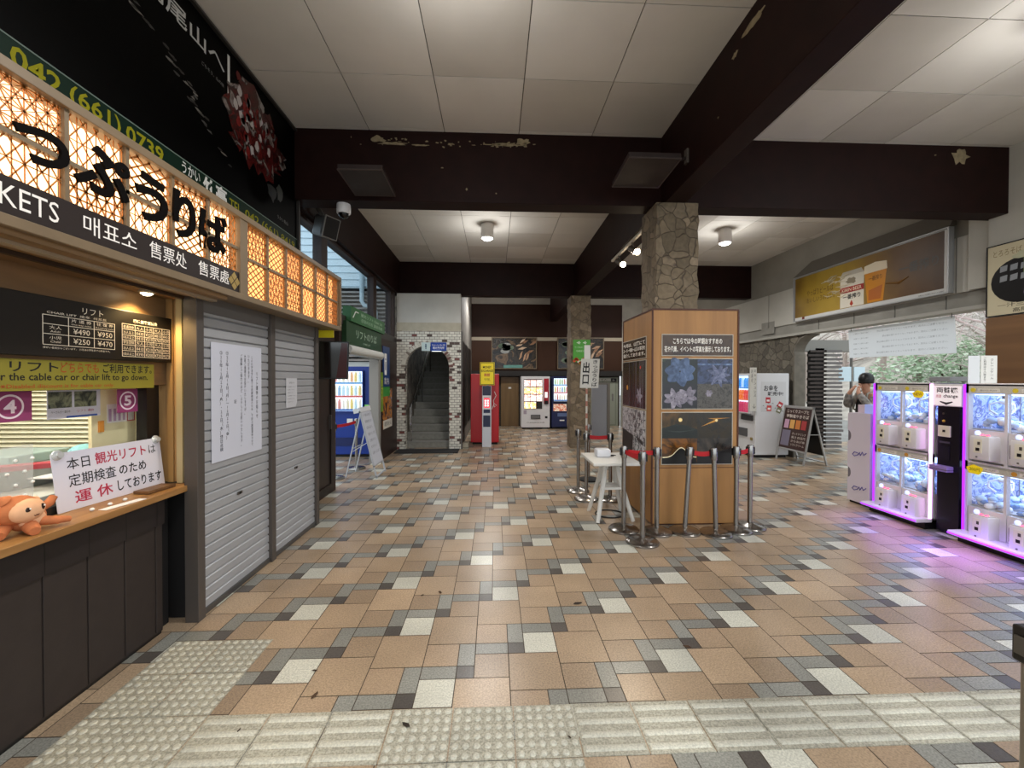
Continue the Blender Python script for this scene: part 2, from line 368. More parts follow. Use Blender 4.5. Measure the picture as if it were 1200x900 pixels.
for j in (-2, -3, -4, -5):
    for i in (-2, -1, 0): tact(tx+.3*i, ty+.3*j, True)
o = struct(mb.build('floor_tactile_paving', smooth=True))
o.data.attributes.new('tint', 'FLOAT', 'FACE').data.foreach_set('value', tints)
CT = mat('#d5d2cb', .75, noise=.05, nscale=2); CT2 = mat('#c6c2ba', .75, noise=.05, nscale=2)

# ---- ceiling boards, bay by bay
mb = MB()
def ceil_bay(x0, x1, y0, y1, jx, px, jy, py):
    mb.box(x0, y0, 4.5, x1, y1, 4.56, mat('#4d4a45', .9))
    xs = sorted([x0]+[jx+px*k for k in range(-20, 20) if x0+.02 < jx+px*k < x1-.02]+[x1]); ys = sorted([y0]+[jy+py*k for k in range(-30, 30) if y0+.02 < jy+py*k < y1-.02]+[y1])
    for a, b in zip(xs, xs[1:]):
        for c, d in zip(ys, ys[1:]): mb.box(a+.0045, c+.0045, 4.488, b-.0045, d-.0045, 4.501, random.choice((CT, CT, CT2)))
for y0, y1 in ((-1.4, 4.8), (5.0, 10.08), (10.28, 14.4)):
    ceil_bay(-2.5, 1.97, y0, y1, .28, .85, 3.91, .82); ceil_bay(2.17, 6.5, y0, y1, 3.06, .8, 3.92, .82)
struct(mb.build('ceiling'))
sbox('roof_slab', -2.6, -1.6, 4.6, 6.7, 14.8, 4.9, mat('#6b675f', .9))

# ---- dark brown beams, with flaked paint
FLAKE = mat('#8d7f63', .85, noise=.3, nscale=20)
def flake(mb, M, cx, cy, w, h, n=9):
    keep = mb.M; mb.M = M
    pts = []
    for i in range(n*2):
        t = 2*PI*i/(n*2); r = random.uniform(.45, 1); pts.append((cx+w*r*math.cos(t), cy+h*r*math.sin(t)))
    mb.prism(pts, -.001, .002, FLAKE); mb.M = keep
mb = MB(); mb.box(-2.5, 4.78, 3.69, 1.95, 5.02, 4.5, BEAM, .006)
F = on_far(4.78)
for cx, cy, w, h in ((-1.32, 4.39, .1, .05), (-1.15, 4.34, .2, .022), (-.85, 4.33, .12, .012), (.12, 4.36, .26, .025), (.33, 4.39, .09, .06), (-.32, 3.84, .015, .02), (-.6, 4.08, .02, .01), (-.5, 4.35, .05, .012), (.02, 3.8, .012, .012)): flake(mb, F, cx, cy, w, h)
for _ in range(46):
    c_ = random.choice(((-1.15, 4.37, .3), (.1, 4.36, .3), (-.6, 4.35, .35))); flake(mb, F, random.gauss(c_[0], c_[2]*.6), c_[1]+random.gauss(0, .02), random.uniform(.006, .03), random.uniform(.004, .014), 5)
struct(mb.build('beam_cross_near'))
mb = MB(); mb.box(2.19, 4.78, 3.69, 6.3, 5.02, 4.5, BEAM, .006)
for cx, cy, w, h in ((5.62, 4.36, .13, .13), (5.3, 4.37, .02, .01)): flake(mb, F, cx, cy, w, h)
struct(mb.build('beam_cross_near'))
mb = MB(); mb.box(1.95, -1.4, 3.69, 2.19, 14.4, 4.5, BEAM, .006)
G = on_right(1.95)
for cx, cy, w, h in ((-3.05, 4.36, .17, .05), (-3.3, 4.3, .05, .03), (-3.55, 3.95, .012, .012), (-2.6, 4.4, .1, .03)): flake(mb, G, cx, cy, w, h)
struct(mb.build('beam_lengthwise'))
for x0, x1 in ((-2.5, 1.95), (2.19, 6.45)):
    sbox('beam_cross_far', x0, 10.06, 3.69, x1, 10.30, 4.5, BEAM, .006)
    sbox('beam_cross_rear', x0, -1.4, 3.69, x1, -1.16, 4.5, BEAM, .006)
sbox('beam_left', -2.55, 5.02, 3.69, -2.27, 10.06, 4.5, BEAM, .006)

# ---- stone pillars (uneven faces)
def stone_pillar(name, x0, x1, y0, y1, h):
    bm = bmesh.new(); bmesh.ops.create_cube(bm, size=1)
    for v in bm.verts: v.co = Vector(((x0+x1)/2+v.co.x*(x1-x0), (y0+y1)/2+v.co.y*(y1-y0), h/2+v.co.z*h))
    bmesh.ops.bisect_plane
    for k in range(1, 36): bmesh.ops.bisect_plane(bm, geom=bm.verts[:]+bm.edges[:]+bm.faces[:], plane_co=(0, 0, h*k/36), plane_no=(0, 0, 1))
    for k in range(1, 5):
        bmesh.ops.bisect_plane(bm, geom=bm.verts[:]+bm.edges[:]+bm.faces[:], plane_co=(x0+(x1-x0)*k/5, 0, 0), plane_no=(1, 0, 0))
        bmesh.ops.bisect_plane(bm, geom=bm.verts[:]+bm.edges[:]+bm.faces[:], plane_co=(0, y0+(y1-y0)*k/5, 0), plane_no=(0, 1, 0))
    for v in bm.verts:
        if 0 < v.co.z < h-.001: v.co += Vector((random.uniform(-.012, .012), random.uniform(-.012, .012), 0))
    me = bpy.data.meshes.new(name); bm.to_mesh(me); bm.free(); me.materials.append(stone())
    o = bpy.data.objects.new(name, me); COL.objects.link(o); return struct(o)
stone_pillar('pillar_stone', 1.85, 2.34, 4.67, 5.13, 3.69)
stone_pillar('pillar_stone', 1.85, 2.34, 9.94, 10.42, 3.69)

# ---- left side: wall above the office, office room, dark wall, window band
sbox('wall_left_upper', -2.5, .2, 2.22, -2.3, 4.9, 4.5, DARKBROWN)
WOODL = wood('#8a6a45', '#b08a5c', 'z', 5); WOODS = wood('#a27f55', '#c3a070', 'z', 6)
mb = MB(); mb.box(-2.36, .2, 1.62, -2.3, 3.0, 2.3, wood('#7d6042', '#96744f', 'y', 4)); struct(mb.build('wall_left_window_head'))
sbox('wall_left_reveal', -2.36, 3.0, .9, -2.1, 3.06, 2.3, WOODL)
mb = MB()
mb.box(-2.2, 2.955, .94, -2.16, 3.0, 2.28, mat('#b5a47c', .5)); mb.box(-2.285, 2.985, .94, -2.245, 3.0, 2.28, wood('#8f6d42', '#a98554', 'z', 5)); mb.box(-2.155, 2.975, .94, -2.14, 3.0, 2.28, mat('#c4b894', .5))
for z in (1.05, 1.35, 1.65, 1.95): mb.box(-2.138, 2.985, z, -2.11, 3.0, z+.17, mat('#232a30', .3))
struct(mb.build('trim_1'))
# office behind the counter
sbox('wall_office_back', -4.4, .2, 0, -4.3, 3.3, 2.3, mat('#d9d2ae', .8))
sbox('wall_office_side', -4.3, 3.06, 0, -2.36, 3.14, 2.3, mat('#e2d8b0', .8)); sbox('wall_office_near', -4.3, .2, 0, -2.36, .28, 2.3, mat('#d9d2ae', .8))
sbox('ceiling_office', -4.4, .2, 2.3, -2.36, 3.14, 2.36, WHITE); sbox('floor_office', -4.4, .2, 0, -2.36, 3.14, .02, mat('#77705f'))
sbox('wall_left_under_window', -2.42, .2, 0, -2.34, 3.06, .9, DARKBROWN); sbox('wall_left_counter_end', -2.34, 2.955, 0, -2.08, 3.05, .94, BLACKM)
# window_1: frame, pane
mb = MB(on_left(-2.37)); FR = mat('#1c1714', .35)
mb.box(.3, .94, -.02, 2.96, .985, .04, FR); mb.box(.3, 1.6, -.02, 2.96, 1.64, .04, FR); mb.box(2.86, .94, -.02, 2.96, 1.64, .05, FR); mb.box(.3, .94, -.02, .36, 1.64, .04, FR)
wf = struct(mb.build('window_1'))
mb = MB(on_left(-2.37)); mb.box(.36, .985, .0, 2.86, 1.6, .006, glass()); mb.build('pane', wf)
# clerestory
mb = MB(on_left(-2.4))
for a, b in ((4.95, 5.12), (5.72, 5.92), (8.12, 8.34), (9.45, 9.55), (9.78, 9.86)): mb.box(a, 2.6, -.06, b, 3.7, .06, DARKBROWN)
mb.box(4.95, 2.5, -.08, 9.86, 2.64, .1, mat('#2c2724', .45)); mb.box(4.95, 3.64, -.05, 9.86, 3.72, .05, DARKBROWN)
wf = struct(mb.build('window_2'))
mb = MB(on_left(-2.4))
for a, b in ((5.12, 5.72), (5.92, 8.12), (8.34, 9.45)): mb.box(a, 2.64, -.004, b, 3.64, .004, glass('#eef6fb'))
mb.build('pane', wf)
DOORB = mat('#1d1512', .45)
mb = MB(on_left(-2.38)); mb.box(4.8, 0, -.12, 6.3, 2.5, 0, DARKBROWN)
struct(mb.build('wall_left_dark'))
mb = MB(on_left(-2.38)); mb.rectring(4.95, .06, 6.15, 2.2, .09, 0, .03, DOORB); mb.box(5.04, .15, 0, 6.06, 2.11, .012, mat('#241a16', .4)); mb.box(5.55, .15, .01, 5.59, 2.11, .025, DOORB)
d = struct(mb.build('door_1')); mb = MB(on_left(-2.38)); mb.box(5.98, .95, .03, 6.01, 1.15, .06, STEELD); mb.build('door_handle', d)
mb = MB(on_left(-2.3)); mb.box(8.4, 0, -.2, 9.86, 2.5, 0, DARKBROWN); struct(mb.build('wall_left_far'))
mb = MB(on_left(-2.3)); mb.box(8.24, 0, -.16, 8.4, 2.5, .02, mat('#8e8b86', .4)); struct(mb.build('trim_2'))
mb = MB(on_left(-2.42)); mb.box(6.3, 2.2, -.1, 8.3, 2.5, .1, DARKBROWN); struct(mb.build('trim_3'))

# ---- brick stair tower
def arch_wall(name, x0, x1, z1, cx, r, zs, y0, y1, m):
    n = 24; arc = [(cx-r*math.cos(PI*i/n), zs+r*math.sin(PI*i/n)) for i in range(n+1)]
    mb = MB(frame((0, y0, 0), (1, 0, 0), (0, 0, 1)))
    d = -(y1-y0)
    for (a, b), (c, e) in zip(arc, arc[1:]):
        mb.add([(a, b, 0), (c, e, 0), (c, z1, 0), (a, z1, 0), (a, b, d), (c, e, d), (c, z1, d), (a, z1, d)], [(0, 1, 2, 3), (7, 6, 5, 4), (0, 4, 5, 1), (3, 2, 6, 7)], m)
    mb.box(x0, 0, d, cx-r, z1, 0, m); mb.box(cx+r, 0, d, x1, z1, 0, m)
    return struct(mb.build(name))
arch_wall('wall_brick_arch', -2.3, -.79, 2.8, -1.585, .515, 1.94, 9.85, 10.05, brick())
# the row of bricks standing round the arch
mb = MB(on_far(9.85))
for i in range(27):
    t = PI*(i+.5)/27; c = (-1.585-.56*math.cos(t), 1.94+.56*math.sin(t)); a = t
    u = Vector((math.sin(a), math.cos(a))); w = Vector((-math.cos(a), math.sin(a)))
    p = [Vector(c)+u*sx*.028+w*sy*.05 for sx, sy in ((-1, -1), (1, -1), (1, 1), (-1, 1))]
    mb.prism([(q.x, q.y) for q in p][::-1], 0, .006, mat(random.choice(('#d2cec2', '#c5c0b4', '#6b4640', '#857b6f')), .4))
struct(mb.build('trim_4'))
mb = MB(); mb.box(-2.3, 9.85, 2.8, -.8, 10.0, 3.0, mat('#b3ab98', .7, noise=.1)); mb.box(-2.3, 9.87, 3.0, -.8, 10.0, 3.69, PLASTER2); struct(mb.build('wall_tower_top'))
mb = MB(); mb.box(-.86, 10.0, 0, -.79, 10.32, 3.68, mat('#77736d', .7, noise=.15)); mb.box(-.86, 10.32, 0, -.79, 14.4, 4.5, mat('#77736d', .7, noise=.15))
mb.box(-.8, 9.86, 0, -.76, 9.95, 2.8, mat('#56524d', .5))
for a, b in ((10.2, 11.2), (11.4, 12.4), (12.6, 13.6)): mb.rectring; mb.box(-.79, a, .4, -.77, b, 2.6, mat('#1c1917', .4))
struct(mb.build('wall_tower_side'))
STO = stone(('#6a6257', '#7d7468', '#544d45', '#8a8174'), '#45403a', 6, .6)
sbox('wall_stair_left', -2.5, 10.05, 0, -2.15, 14.4, 3.66, STO); sbox('wall_stair_right', -1.02, 10.05, 0, -.87, 14.4, 3.66, mat('#4c4843', .7, noise=.2))
mb = MB(); SG = mat('#85837b', .6, noise=.15, nscale=14); SN = mat('#8b8983', .5)
for i in range(15):
    y = 10.08+.27*i; mb.box(-2.15, y, 0, -1.02, y+.27 if i < 14 else 14.4, .172*(i+1), SG); mb.box(-2.15, y-.012, .172*(i+1)-.03, -1.02, y+.045, .172*(i+1)+.004, SN)
struct(mb.build('stairs'))

# ---- far wall
BRN = mat('#2e190f', .6, noise=.12, nscale=3, spec=.2); BRN2 = mat('#3a2315', .6, noise=.1, nscale=2, spec=.2)
mb = MB(on_far(14.4)); mb.box(-.8, 3.12, -.15, 4.5, 4.3, 0, BRN); mb.box(-.8, 1.95, -.15, 4.5, 3.02, 0, BRN2); mb.box(-.8, 4.28, -.15, 4.5, 4.5, .02, PLASTER); mb.box(-.8, 0, -.35, 4.5, 1.95, -.25, mat('#3a3129', .7))
mb.box(4.5, 0, -.15, 6.5, 4.5, 0, PLASTER); struct(mb.build('wall_far'))
mb = MB(on_far(14.4)); mb.box(-.8, 3.01, -.05, 4.5, 3.13, .02, mat('#a59a86', .6)); struct(mb.build('trim_5'))
mb = MB(on_far(14.4)); mb.box(-.8, 1.78, -.3, 4.5, 1.96, .05, mat('#1d1a18', .5)); struct(mb.build('trim_6'))
mb = MB(on_far(14.62)); mb.box(.24, 0, -.03, .86, 1.74, .03, wood('#6b5231', '#7d623c', 'z', 3)); mb.box(.5, 1.33, .03, .6, 1.39, .035, WHITE)
struct(mb.build('door_2'))
mb = MB(on_far(14.62)); DG = mat('#8e9385', .5); mb.box(3.35, 0, -.03, 4.42, 1.74, .03, DG); mb.rectring(3.42, .03, 4.35, 1.68, .03, .03, .04, mat('#79806f', .5)); mb.box(3.86, .03, .03, 3.88, 1.68, .042, mat('#60665a'))
d = struct(mb.build('door_3')); mb = MB(on_far(14.62)); mb.box(4.2, .9, .04, 4.24, 1.15, .07, STEEL); mb.build('door_handle', d)

# ---- right side
OW = mat('#b7b5ac', .75, noise=.1, nscale=2); OW2 = mat('#8f8d85', .8, noise=.15, nscale=3)
mb = MB(on_right(6.4)); mb.box(-14.4, 3.62, -.2, -4.9, 4.5, 0, mat('#8f8c83', .8, noise=.12, nscale=2)); mb.box(-14.4, 2.86, -.2, -4.9, 3.62, .03, OW)
for y in (5.45, 6.7, 8.05, 9.35): mb.box(-y-.006, 2.86, .03, -y+.006, 3.62, .034, mat('#6f6d66'))
mb.box(-14.4, 0, -.2, -10.95, 2.64, 0, OW2); mb.box(-14.4, 2.64, -.2, -4.9, 2.86, .0, OW2); mb.box(-14.4, 2.6, -.2, -4.9, 2.65, .06, mat('#a5a39b', .7))
for y in (5.6, 6.35, 7.1, 7.9): mb.box(-y-.008, 2.65, 0, -y+.008, 2.85, .004, mat('#5d5b55'))
mb.box(-9.6, 2.72, .03, -9.15, 3.0, .034, OW2)
struct(mb.build('wall_right_beam'))
n = 8; r = .42
pts = [(-10.65, 0), (-8.57, 0), (-8.57, 2.6-r)]+[(-8.57+r-r*math.cos(PI/2*i/n), 2.6-r+r*math.sin(PI/2*i/n)) for i in range(1, n+1)]+[(-10.65, 2.6)]
mb = MB(on_right(6.4)); mb.prism(pts, -.2, 0, stone(('#565046', '#676053', '#48433a', '#736c5f'), '#423d35', 5.5, .8)); struct(mb.build('wall_right_stone_pier'))
mb = MB(on_right(6.4)); mb.prism([(-8.56, 0), (-8.52, 0), (-8.52, 2.2)]+[(-8.56+r-r*math.cos(PI/2*i/n), 2.6-r+(r-.03)*math.sin(PI/2*i/n)) for i in range(1, n+1)]+[(-8.56+r, 2.6)]+[(-8.56+r-r*math.cos(PI/2*i/n), 2.6-r+r*math.sin(PI/2*i/n)) for i in range(n-1, 0, -1)]+[(-8.56, 2.2)], -.22, .02, mat('#6f6a60', .8, noise=.2)); struct(mb.build('trim_7'))
mb = MB(); mb.box(6.24, 3.2, 0, 6.6, 4.98, 4.5, OW); mb.box(6.3, 4.98, 2.86, 6.6, 5.25, 4.5, OW); mb.box(6.36, 5.0, 3.2, 6.41, 5.3, 3.215, mat('#6f6d66')); struct(mb.build('wall_right_near'))
sbox('beam_outer', 6.6, 9.6, 2.35, 9.6, 9.9, 2.62, mat('#8a8882', .8))

# ================================================================== TICKET OFFICE
t = thing('ticket_counter', 'dark boarded ticket counter with a light wooden worktop under the lit ticket sign', 'counter', (-2.16, 1.6, 0))
CB = mat('#2f2723', .6, noise=.12, nscale=12, bump=.15); CB2 = mat('#221b19', .55)
mb = MB(on_left(-2.16)); mb.box(.3, .02, -.1, 2.78, .72, -.006, CB)
y = .3
while y < 2.77: mb.box(y+.004, .03, -.006, min(y+.216, 2.775), .72, 0, CB, .003); y += .22
mb.build('front_panel', t)
mb = MB(on_left(-2.16)); mb.box(.3, .72, -.1, 2.78, .9, .012, CB2)
for k in range(12): mb.box(.3+.22*k-.002, .72, .012, .3+.22*k+.002, .9, .0125, BLACK)
mb.build('apron', t)
mb = MB(on_left(-2.16)); mb.box(.3, 0, -.1, 2.78, .03, -.015, BLACK); mb.box(2.78, 0, -.12, 2.9, .9, -.06, BLACKM); mb.build('plinth', t)
mb = MB(); mb.box(-2.4, .3, .9, -2.08, 2.95, .94, wood('#8c6234', '#a87c48', 'y', 6), .004); mb.build('worktop', t)

# price board over the window
t = thing('price_board', 'black ticket price board with white fare tables above the ticket window', 'sign', (-2.25, 2, 1.78))
M = on_left(-2.25)
mb = MB(M); mb.box(.6, 1.775, -.045, 3.0, 2.08, 0, mat('#16120f', .45), .004); mb.build('panel', t)
WT = mat('#e6dccb', .5, emit=.12); mb = MB(M)
def table(x0, y0, x1, y1, cols, rows):
    for c in cols: mb.box(c-.0015, y0, .001, c+.0015, y1, .002, WT)
    for r in rows: mb.box(x0, r-.0015, .001, x1, r+.0015, .002, WT)
T = lambda s, a, b, c, d, **k: mb.text(s, a, b, c, d, .0015, WT, **k)
for off, title in ((-.72, 'ケーブルカー'), (0, 'リフト')):
    T(title, off+2.34 if off else 2.36, 2.015, off+2.48, 2.05); T('CHAIR LIFT  缆车  리프트' if not off else 'CABLE CAR  缆车  케이블카', off+2.18, 1.993, off+2.5, 2.007)
    table(off+2.16, 1.835, off+2.55, 1.985, (off+2.16, off+2.285, off+2.425, off+2.55), (1.835, 1.89, 1.94, 1.985))
    T('片 道 券', off+2.3, 1.962, off+2.41, 1.98); T('往 復 券', off+2.44, 1.962, off+2.54, 1.98); T('One-way ticket', off+2.3, 1.946, off+2.41, 1.955); T('Round-trip ticket', off+2.435, 1.946, off+2.545, 1.955)
    T('大人', off+2.19, 1.915, off+2.25, 1.933); T('Adult', off+2.195, 1.899, off+2.245, 1.909); T('小児', off+2.19, 1.863, off+2.25, 1.88); T('Child', off+2.195, 1.846, off+2.245, 1.857)
    T('¥490', off+2.31, 1.9, off+2.4, 1.93); T('¥950', off+2.445, 1.9, off+2.535, 1.93); T('¥250', off+2.31, 1.848, off+2.4, 1.878); T('¥470', off+2.445, 1.848, off+2.535, 1.878)
    T('障がい者割引もございます。 小児は小学生までの料金です。', off+2.16, 1.815, off+2.52, 1.826)
T('団体旅客運賃表', 2.68, 2.012, 2.86, 2.034, bold=.02)
table(2.6, 1.8, 2.965, 1.998, (2.6, 2.69, 2.76, 2.83, 2.9, 2.965), (1.8, 1.835, 1.87, 1.9, 1.93, 1.965, 1.998))
for r, row in enumerate((('普通団体', '大人', '小児', '大人', '小児'), ('25人以上', '¥430', '¥220', '¥810', '¥410'), ('100人以上', '¥410', '¥210', '¥760', '¥390'), ('学生団体', '大人', '小児', '大人', '小児'), ('25人以上', '¥410', '¥210', '¥760', '¥390'), ('100人以上', '¥390', '¥200', '¥720', '¥370'))):
    yy = (1.97, 1.937, 1.907, 1.876, 1.841, 1.806)[r]
    for c, s in enumerate(row): x0 = (2.607, 2.697, 2.767, 2.837, 2.907)[c]; T(s, x0, yy, x0+(.075 if c == 0 else .055), yy+.02)
mb.build('lettering', t)

# yellow strip
t = thing('notice_strip', 'yellow strip saying cable car or chair lift above the ticket window glass', 'sign', (-2.27, 2, 1.6))
M = on_left(-2.272); mb = MB(M); mb.box(.7, 1.603, -.03, 2.86, 1.757, 0, mat('#8a812c', .6)); mb.build('panel', t)
mb = MB(M); Z = .001; BR = mat('#a24a1c', .6)
mb.text('下りはケーブルカー・リフト', 1.2, 1.695, 2.255, 1.75, Z, INK, bold=.013); mb.text('どちらでも', 2.265, 1.695, 2.475, 1.75, Z, BR, bold=.008); mb.text('ご利用できます。', 2.5, 1.695, 2.84, 1.75, Z, INK, bold=.013)
mb.text('You can use either ticket for the cable car or chair lift to go down.', 1.42, 1.643, 2.81, 1.69, Z, INK, bold=.012); mb.text('※Disabled discount is for cable car only.', 2.0, 1.61, 2.57, 1.635, Z, BR, bold=.01)
mb.build('lettering', t)

# window stickers
def sticker(num, y0, y1, z0, z1, label):
    t = thing('number_sticker', label, 'sticker', (-2.36, y0, z0), 0, 'numbered stickers on the ticket window'); M = on_left(-2.362)
    mb = MB(M); mb.box(y0, z0, 0, y1, z1, .002, mat('#93406c', .5)); mb.build('backing', t)
    mb = MB(M); cx, cy, r = (y0+y1)/2, (z0+z1)/2, min(y1-y0, z1-z0)*.4; n = 28; WW = mat('#f2dfe8', .5)
    for i in range(n):
        a, b = 2*PI*i/n, 2*PI*(i+1)/n
        mb.quad([(cx+r*math.cos(a), cy+r*math.sin(a), .003), (cx+r*math.cos(b), cy+r*math.sin(b), .003), (cx+r*.84*math.cos(b), cy+r*.84*math.sin(b), .003), (cx+r*.84*math.cos(a), cy+r*.84*math.sin(a), .003)], WW)
    mb.text(num, cx-r*.45, cy-r*.55, cx+r*.45, cy+r*.55, .003, WW, bold=.03); mb.build('lettering', t)
sticker('4', 2.02, 2.212, 1.45, 1.6, 'pink sticker with a circled white 4 on the window glass'); sticker('5', 2.69, 2.838, 1.447, 1.597, 'pink sticker with a circled white 5 on the window glass')

# things inside the office
mb = MB(); BL = mat('#e9e4cc', .6); mb2 = mb
for k in range(36): mb.add([(-4.2, 3.0, 1.06+k*.032), (-2.78, 3.0, 1.06+k*.032), (-2.78, 3.03, 1.084+k*.032), (-4.2, 3.03, 1.084+k*.032)], [(0, 1, 2, 3)], BL)
mb.box(-4.2, 3.035, 1.05, -2.78, 3.05, 2.2, mat('#8a8565'))
tag(mb.build('window_blind', origin=(-3.5, 3.0, 1.06)), 'cream slatted blind hanging inside the ticket office', 'blind')
t = thing('office_desk', 'pale grey desk standing behind the ticket window glass', 'desk', (-2.75, 1.8, 0)); mb = MB(); mb.box(-3.1, .7, 1.0, -2.42, 2.9, 1.03, mat('#c9c9bd', .5), .004); mb.build('desk_top', t)
for y in (.75, 2.8): mb = MB(); mb.box(-3.05, y, .02, -2.5, y+.04, 1.0, mat('#9b998e')); mb.build('side_panel', t)
t = thing('printer', 'low grey printer with white paper behind the ticket window', 'printer', (-2.9, 2.65, 1.03)); mb = MB(); mb.box(-3.2, 2.4, 1.03, -2.7, 2.9, 1.15, mat('#8b8f8a', .5), .01); mb.build('body', t)
mb = MB(); mb.box(-3.15, 2.5, 1.15, -2.8, 2.85, 1.21, mat('#a9bdb8', .4), .008); mb.build('cover', t); mb = MB(); mb.box(-2.71, 2.5, 1.08, -2.56, 2.75, 1.085, WHITE); mb.build('paper', t)
tag(MB(rot((-2.62, 2.42, 1.155), -.9)).box(-.04, -.28, 0, .04, .28, .03, mat('#b03a44', .5), .004).build('red_folder', origin=(-2.62, 2.42, 1.155)), 'long red folder lying across the printer front behind the glass', 'folder')
t = thing('face_mask_box', 'open box of pale blue masks beside the cream panel in the office', 'box', (-2.6, 2.75, 1.03)); mb = MB(); mb.box(-2.68, 2.62, 1.032, -2.52, 2.84, 1.2, mat('#d8e6e4', .5), .004); mb.build('carton', t); mb = MB(); mb.ball((-2.6, 2.73, 1.2), (.06, .09, .05), mat('#8fc9cf', .7)); mb.build('mask', t)
t = thing('photo_notice', 'white notice with two dark photos stuck inside the window between the stickers', 'notice', (-2.4, 2.4, 1.4)); M = on_left(-2.4) @ Matrix.Translation((0, 0, 0))
mb = MB(M); mb.box(2.32, 1.44, 0, 2.62, 1.6, .002, mat('#d9d6e0', .5)); mb.build('sheet', t)
for a, b in ((2.325, 2.45), (2.465, 2.595)): mb = MB(M); mb.box(a, 1.5, .002, b, 1.59, .003, photo(('#1b1d1b', '#3a4034', '#8c8f70', '#22241f'), 14, a)); mb.build('photograph', t)
mb = MB(M); mb.text('ケーブルカー 運行中', 2.34, 1.47, 2.44, 1.485, .003, INK); mb.text('リフト 運休', 2.48, 1.47, 2.58, 1.485, .003, INKR); mb.box(2.42, 1.442, .002, 2.6, 1.452, .003, mat('#2b4fa0')); mb.build('lettering', t)
t = thing('price_poster', 'cream panel with taped price lists inside the right end of the ticket window', 'panel', (-2.45, 2.7, 1.0)); M = on_left(-2.45)
mb = MB(M); mb.box(2.62, 1.0, -.02, 2.93, 1.62, 0, mat('#e6dcae', .6)); mb.build('panel', t)
mb = MB(M); mb.box(2.72, 1.38, 0, 2.86, 1.5, .002, WHITE); mb.box(2.86, 1.38, 0, 2.92, 1.54, .002, WHITE); mb.rectring(2.86, 1.38, 2.92, 1.54, .006, .002, .003, mat('#c8434a'))
for k in range(4): mb.box(2.73+k*.033, 1.39, .002, 2.748+k*.033, 1.47, .003, mat('#b79ab4'))
mb.build('price_list', t); mb = MB(M); mb.box(2.66, 1.33, 0, 2.69, 1.4, .01, mat('#d98f3a')); mb.build('sticky_note', t)
for k, (a, b) in enumerate(((1.92, 2.03), (1.78, 1.9))):
    pass
t = thing('perforated_partition', 'clear perforated speech panel standing on the left end of the ticket window', 'panel', (-2.3, 2.0, .94)); M = on_left(-2.35)
mb = MB(M); mb.box(1.5, .985, 0, 2.2, 1.33, .006, mat('#e8ece6', .15, alpha=.28)); mb.build('clear_sheet', t)
mb = MB(M)
for a in range(9):
    for b in range(4): mb.ball((1.56+a*.075+(b % 2)*.035, 1.08+b*.06, .008), .008, mat('#f4f4ee', .3), 8, 6)
mb.build('speech_hole', t)
lamp('AREA', (-3.0, 1.7, 2.26), OFFICE_W, (1, .98, .88), 1.4, name='office_ceiling_lamp')
lamp('AREA', (-2.6, 2.6, 2.26), OFFICE_W*.35, (1, .97, .85), .4, name='office_ceiling_lamp')

# counter-top things
M = frame((-2.395, 2.36, .945), (.235, .52, 0), (-.12, 0, .28)); L = .6
t = thing('suspension_notice', 'white notice about the stopped sightseeing lift held by two suction cups on the counter', 'notice', (-2.3, 2.6, .942))
M = frame((-2.315, 2.285, .942), (.05, .65, 0), (-.035, 0, .3)); mb = MB(M); mb.box(0, 0, 0, .65, .32, .003, mat('#d9d7e2', .4)); mb.build('sheet', t)
mb = MB(M); Z = .004
mb.text('本日', .07, .22, .19, .285, Z, INK, bold=.004); mb.text('観光リフト', .22, .22, .54, .29, Z, INKR, bold=.013); mb.text('は', .56, .225, .61, .28, Z, INK)
mb.text('定期検査', .07, .125, .33, .195, Z, INK, bold=.005); mb.text('のため', .35, .13, .53, .19, Z, INK, bold=.015)
mb.text('運 休', .09, .03, .3, .1, Z, INKR, bold=.013); mb.text('しております', .33, .035, .63, .1, Z, INK, bold=.015); mb.build('lettering', t)
for x, y in ((.03, .33), (.62, .33)):
    mb = MB(M @ Matrix.Translation((x, y-.02, .003))); mb.lathe([(.028, 0), (.026, .006), (.012, .012), (.012, .02), (.016, .024)], (0, 0, 0), mat('#cfd2d2', .15, .3)); mb.build('suction_cup', t)
mb = MB(rot((-2.19, 2.76, .942), 1.49)); mb.box(-.1, -.05, 0, .1, .05, .02, wood('#5a3d22', '#75522f', 'x', 8), .003); o = mb.build('cash_tray', origin=(-2.175, 2.73, .942)); tag(o, 'brown wooden cash tray lying in front of the suspension notice', 'tray')
tag(MB(rot((-2.13, 2.45, .941), 1.4)).box(-.1, -.025, 0, .12, .025, .002, WHITE).build('receipt', origin=(-2.13, 2.45, .941)), 'thin white paper slip lying along the counter edge', 'paper')
for k, (x, y) in enumerate(((-2.19, 2.34), (-2.185, 2.44), (-2.18, 2.53))):
    mb = MB(); mb.ball((x, y, .95), (.011, .011, .009), WHITE, 10, 6); tag(mb.build('clear_cushion', origin=(x, y, .941)), ('white round pad on the counter nearest the plush monkey', 'middle one of three white round pads on the counter', 'white round pad on the counter nearest the wooden tray')[k], 'pad', 'white pads before the notice')
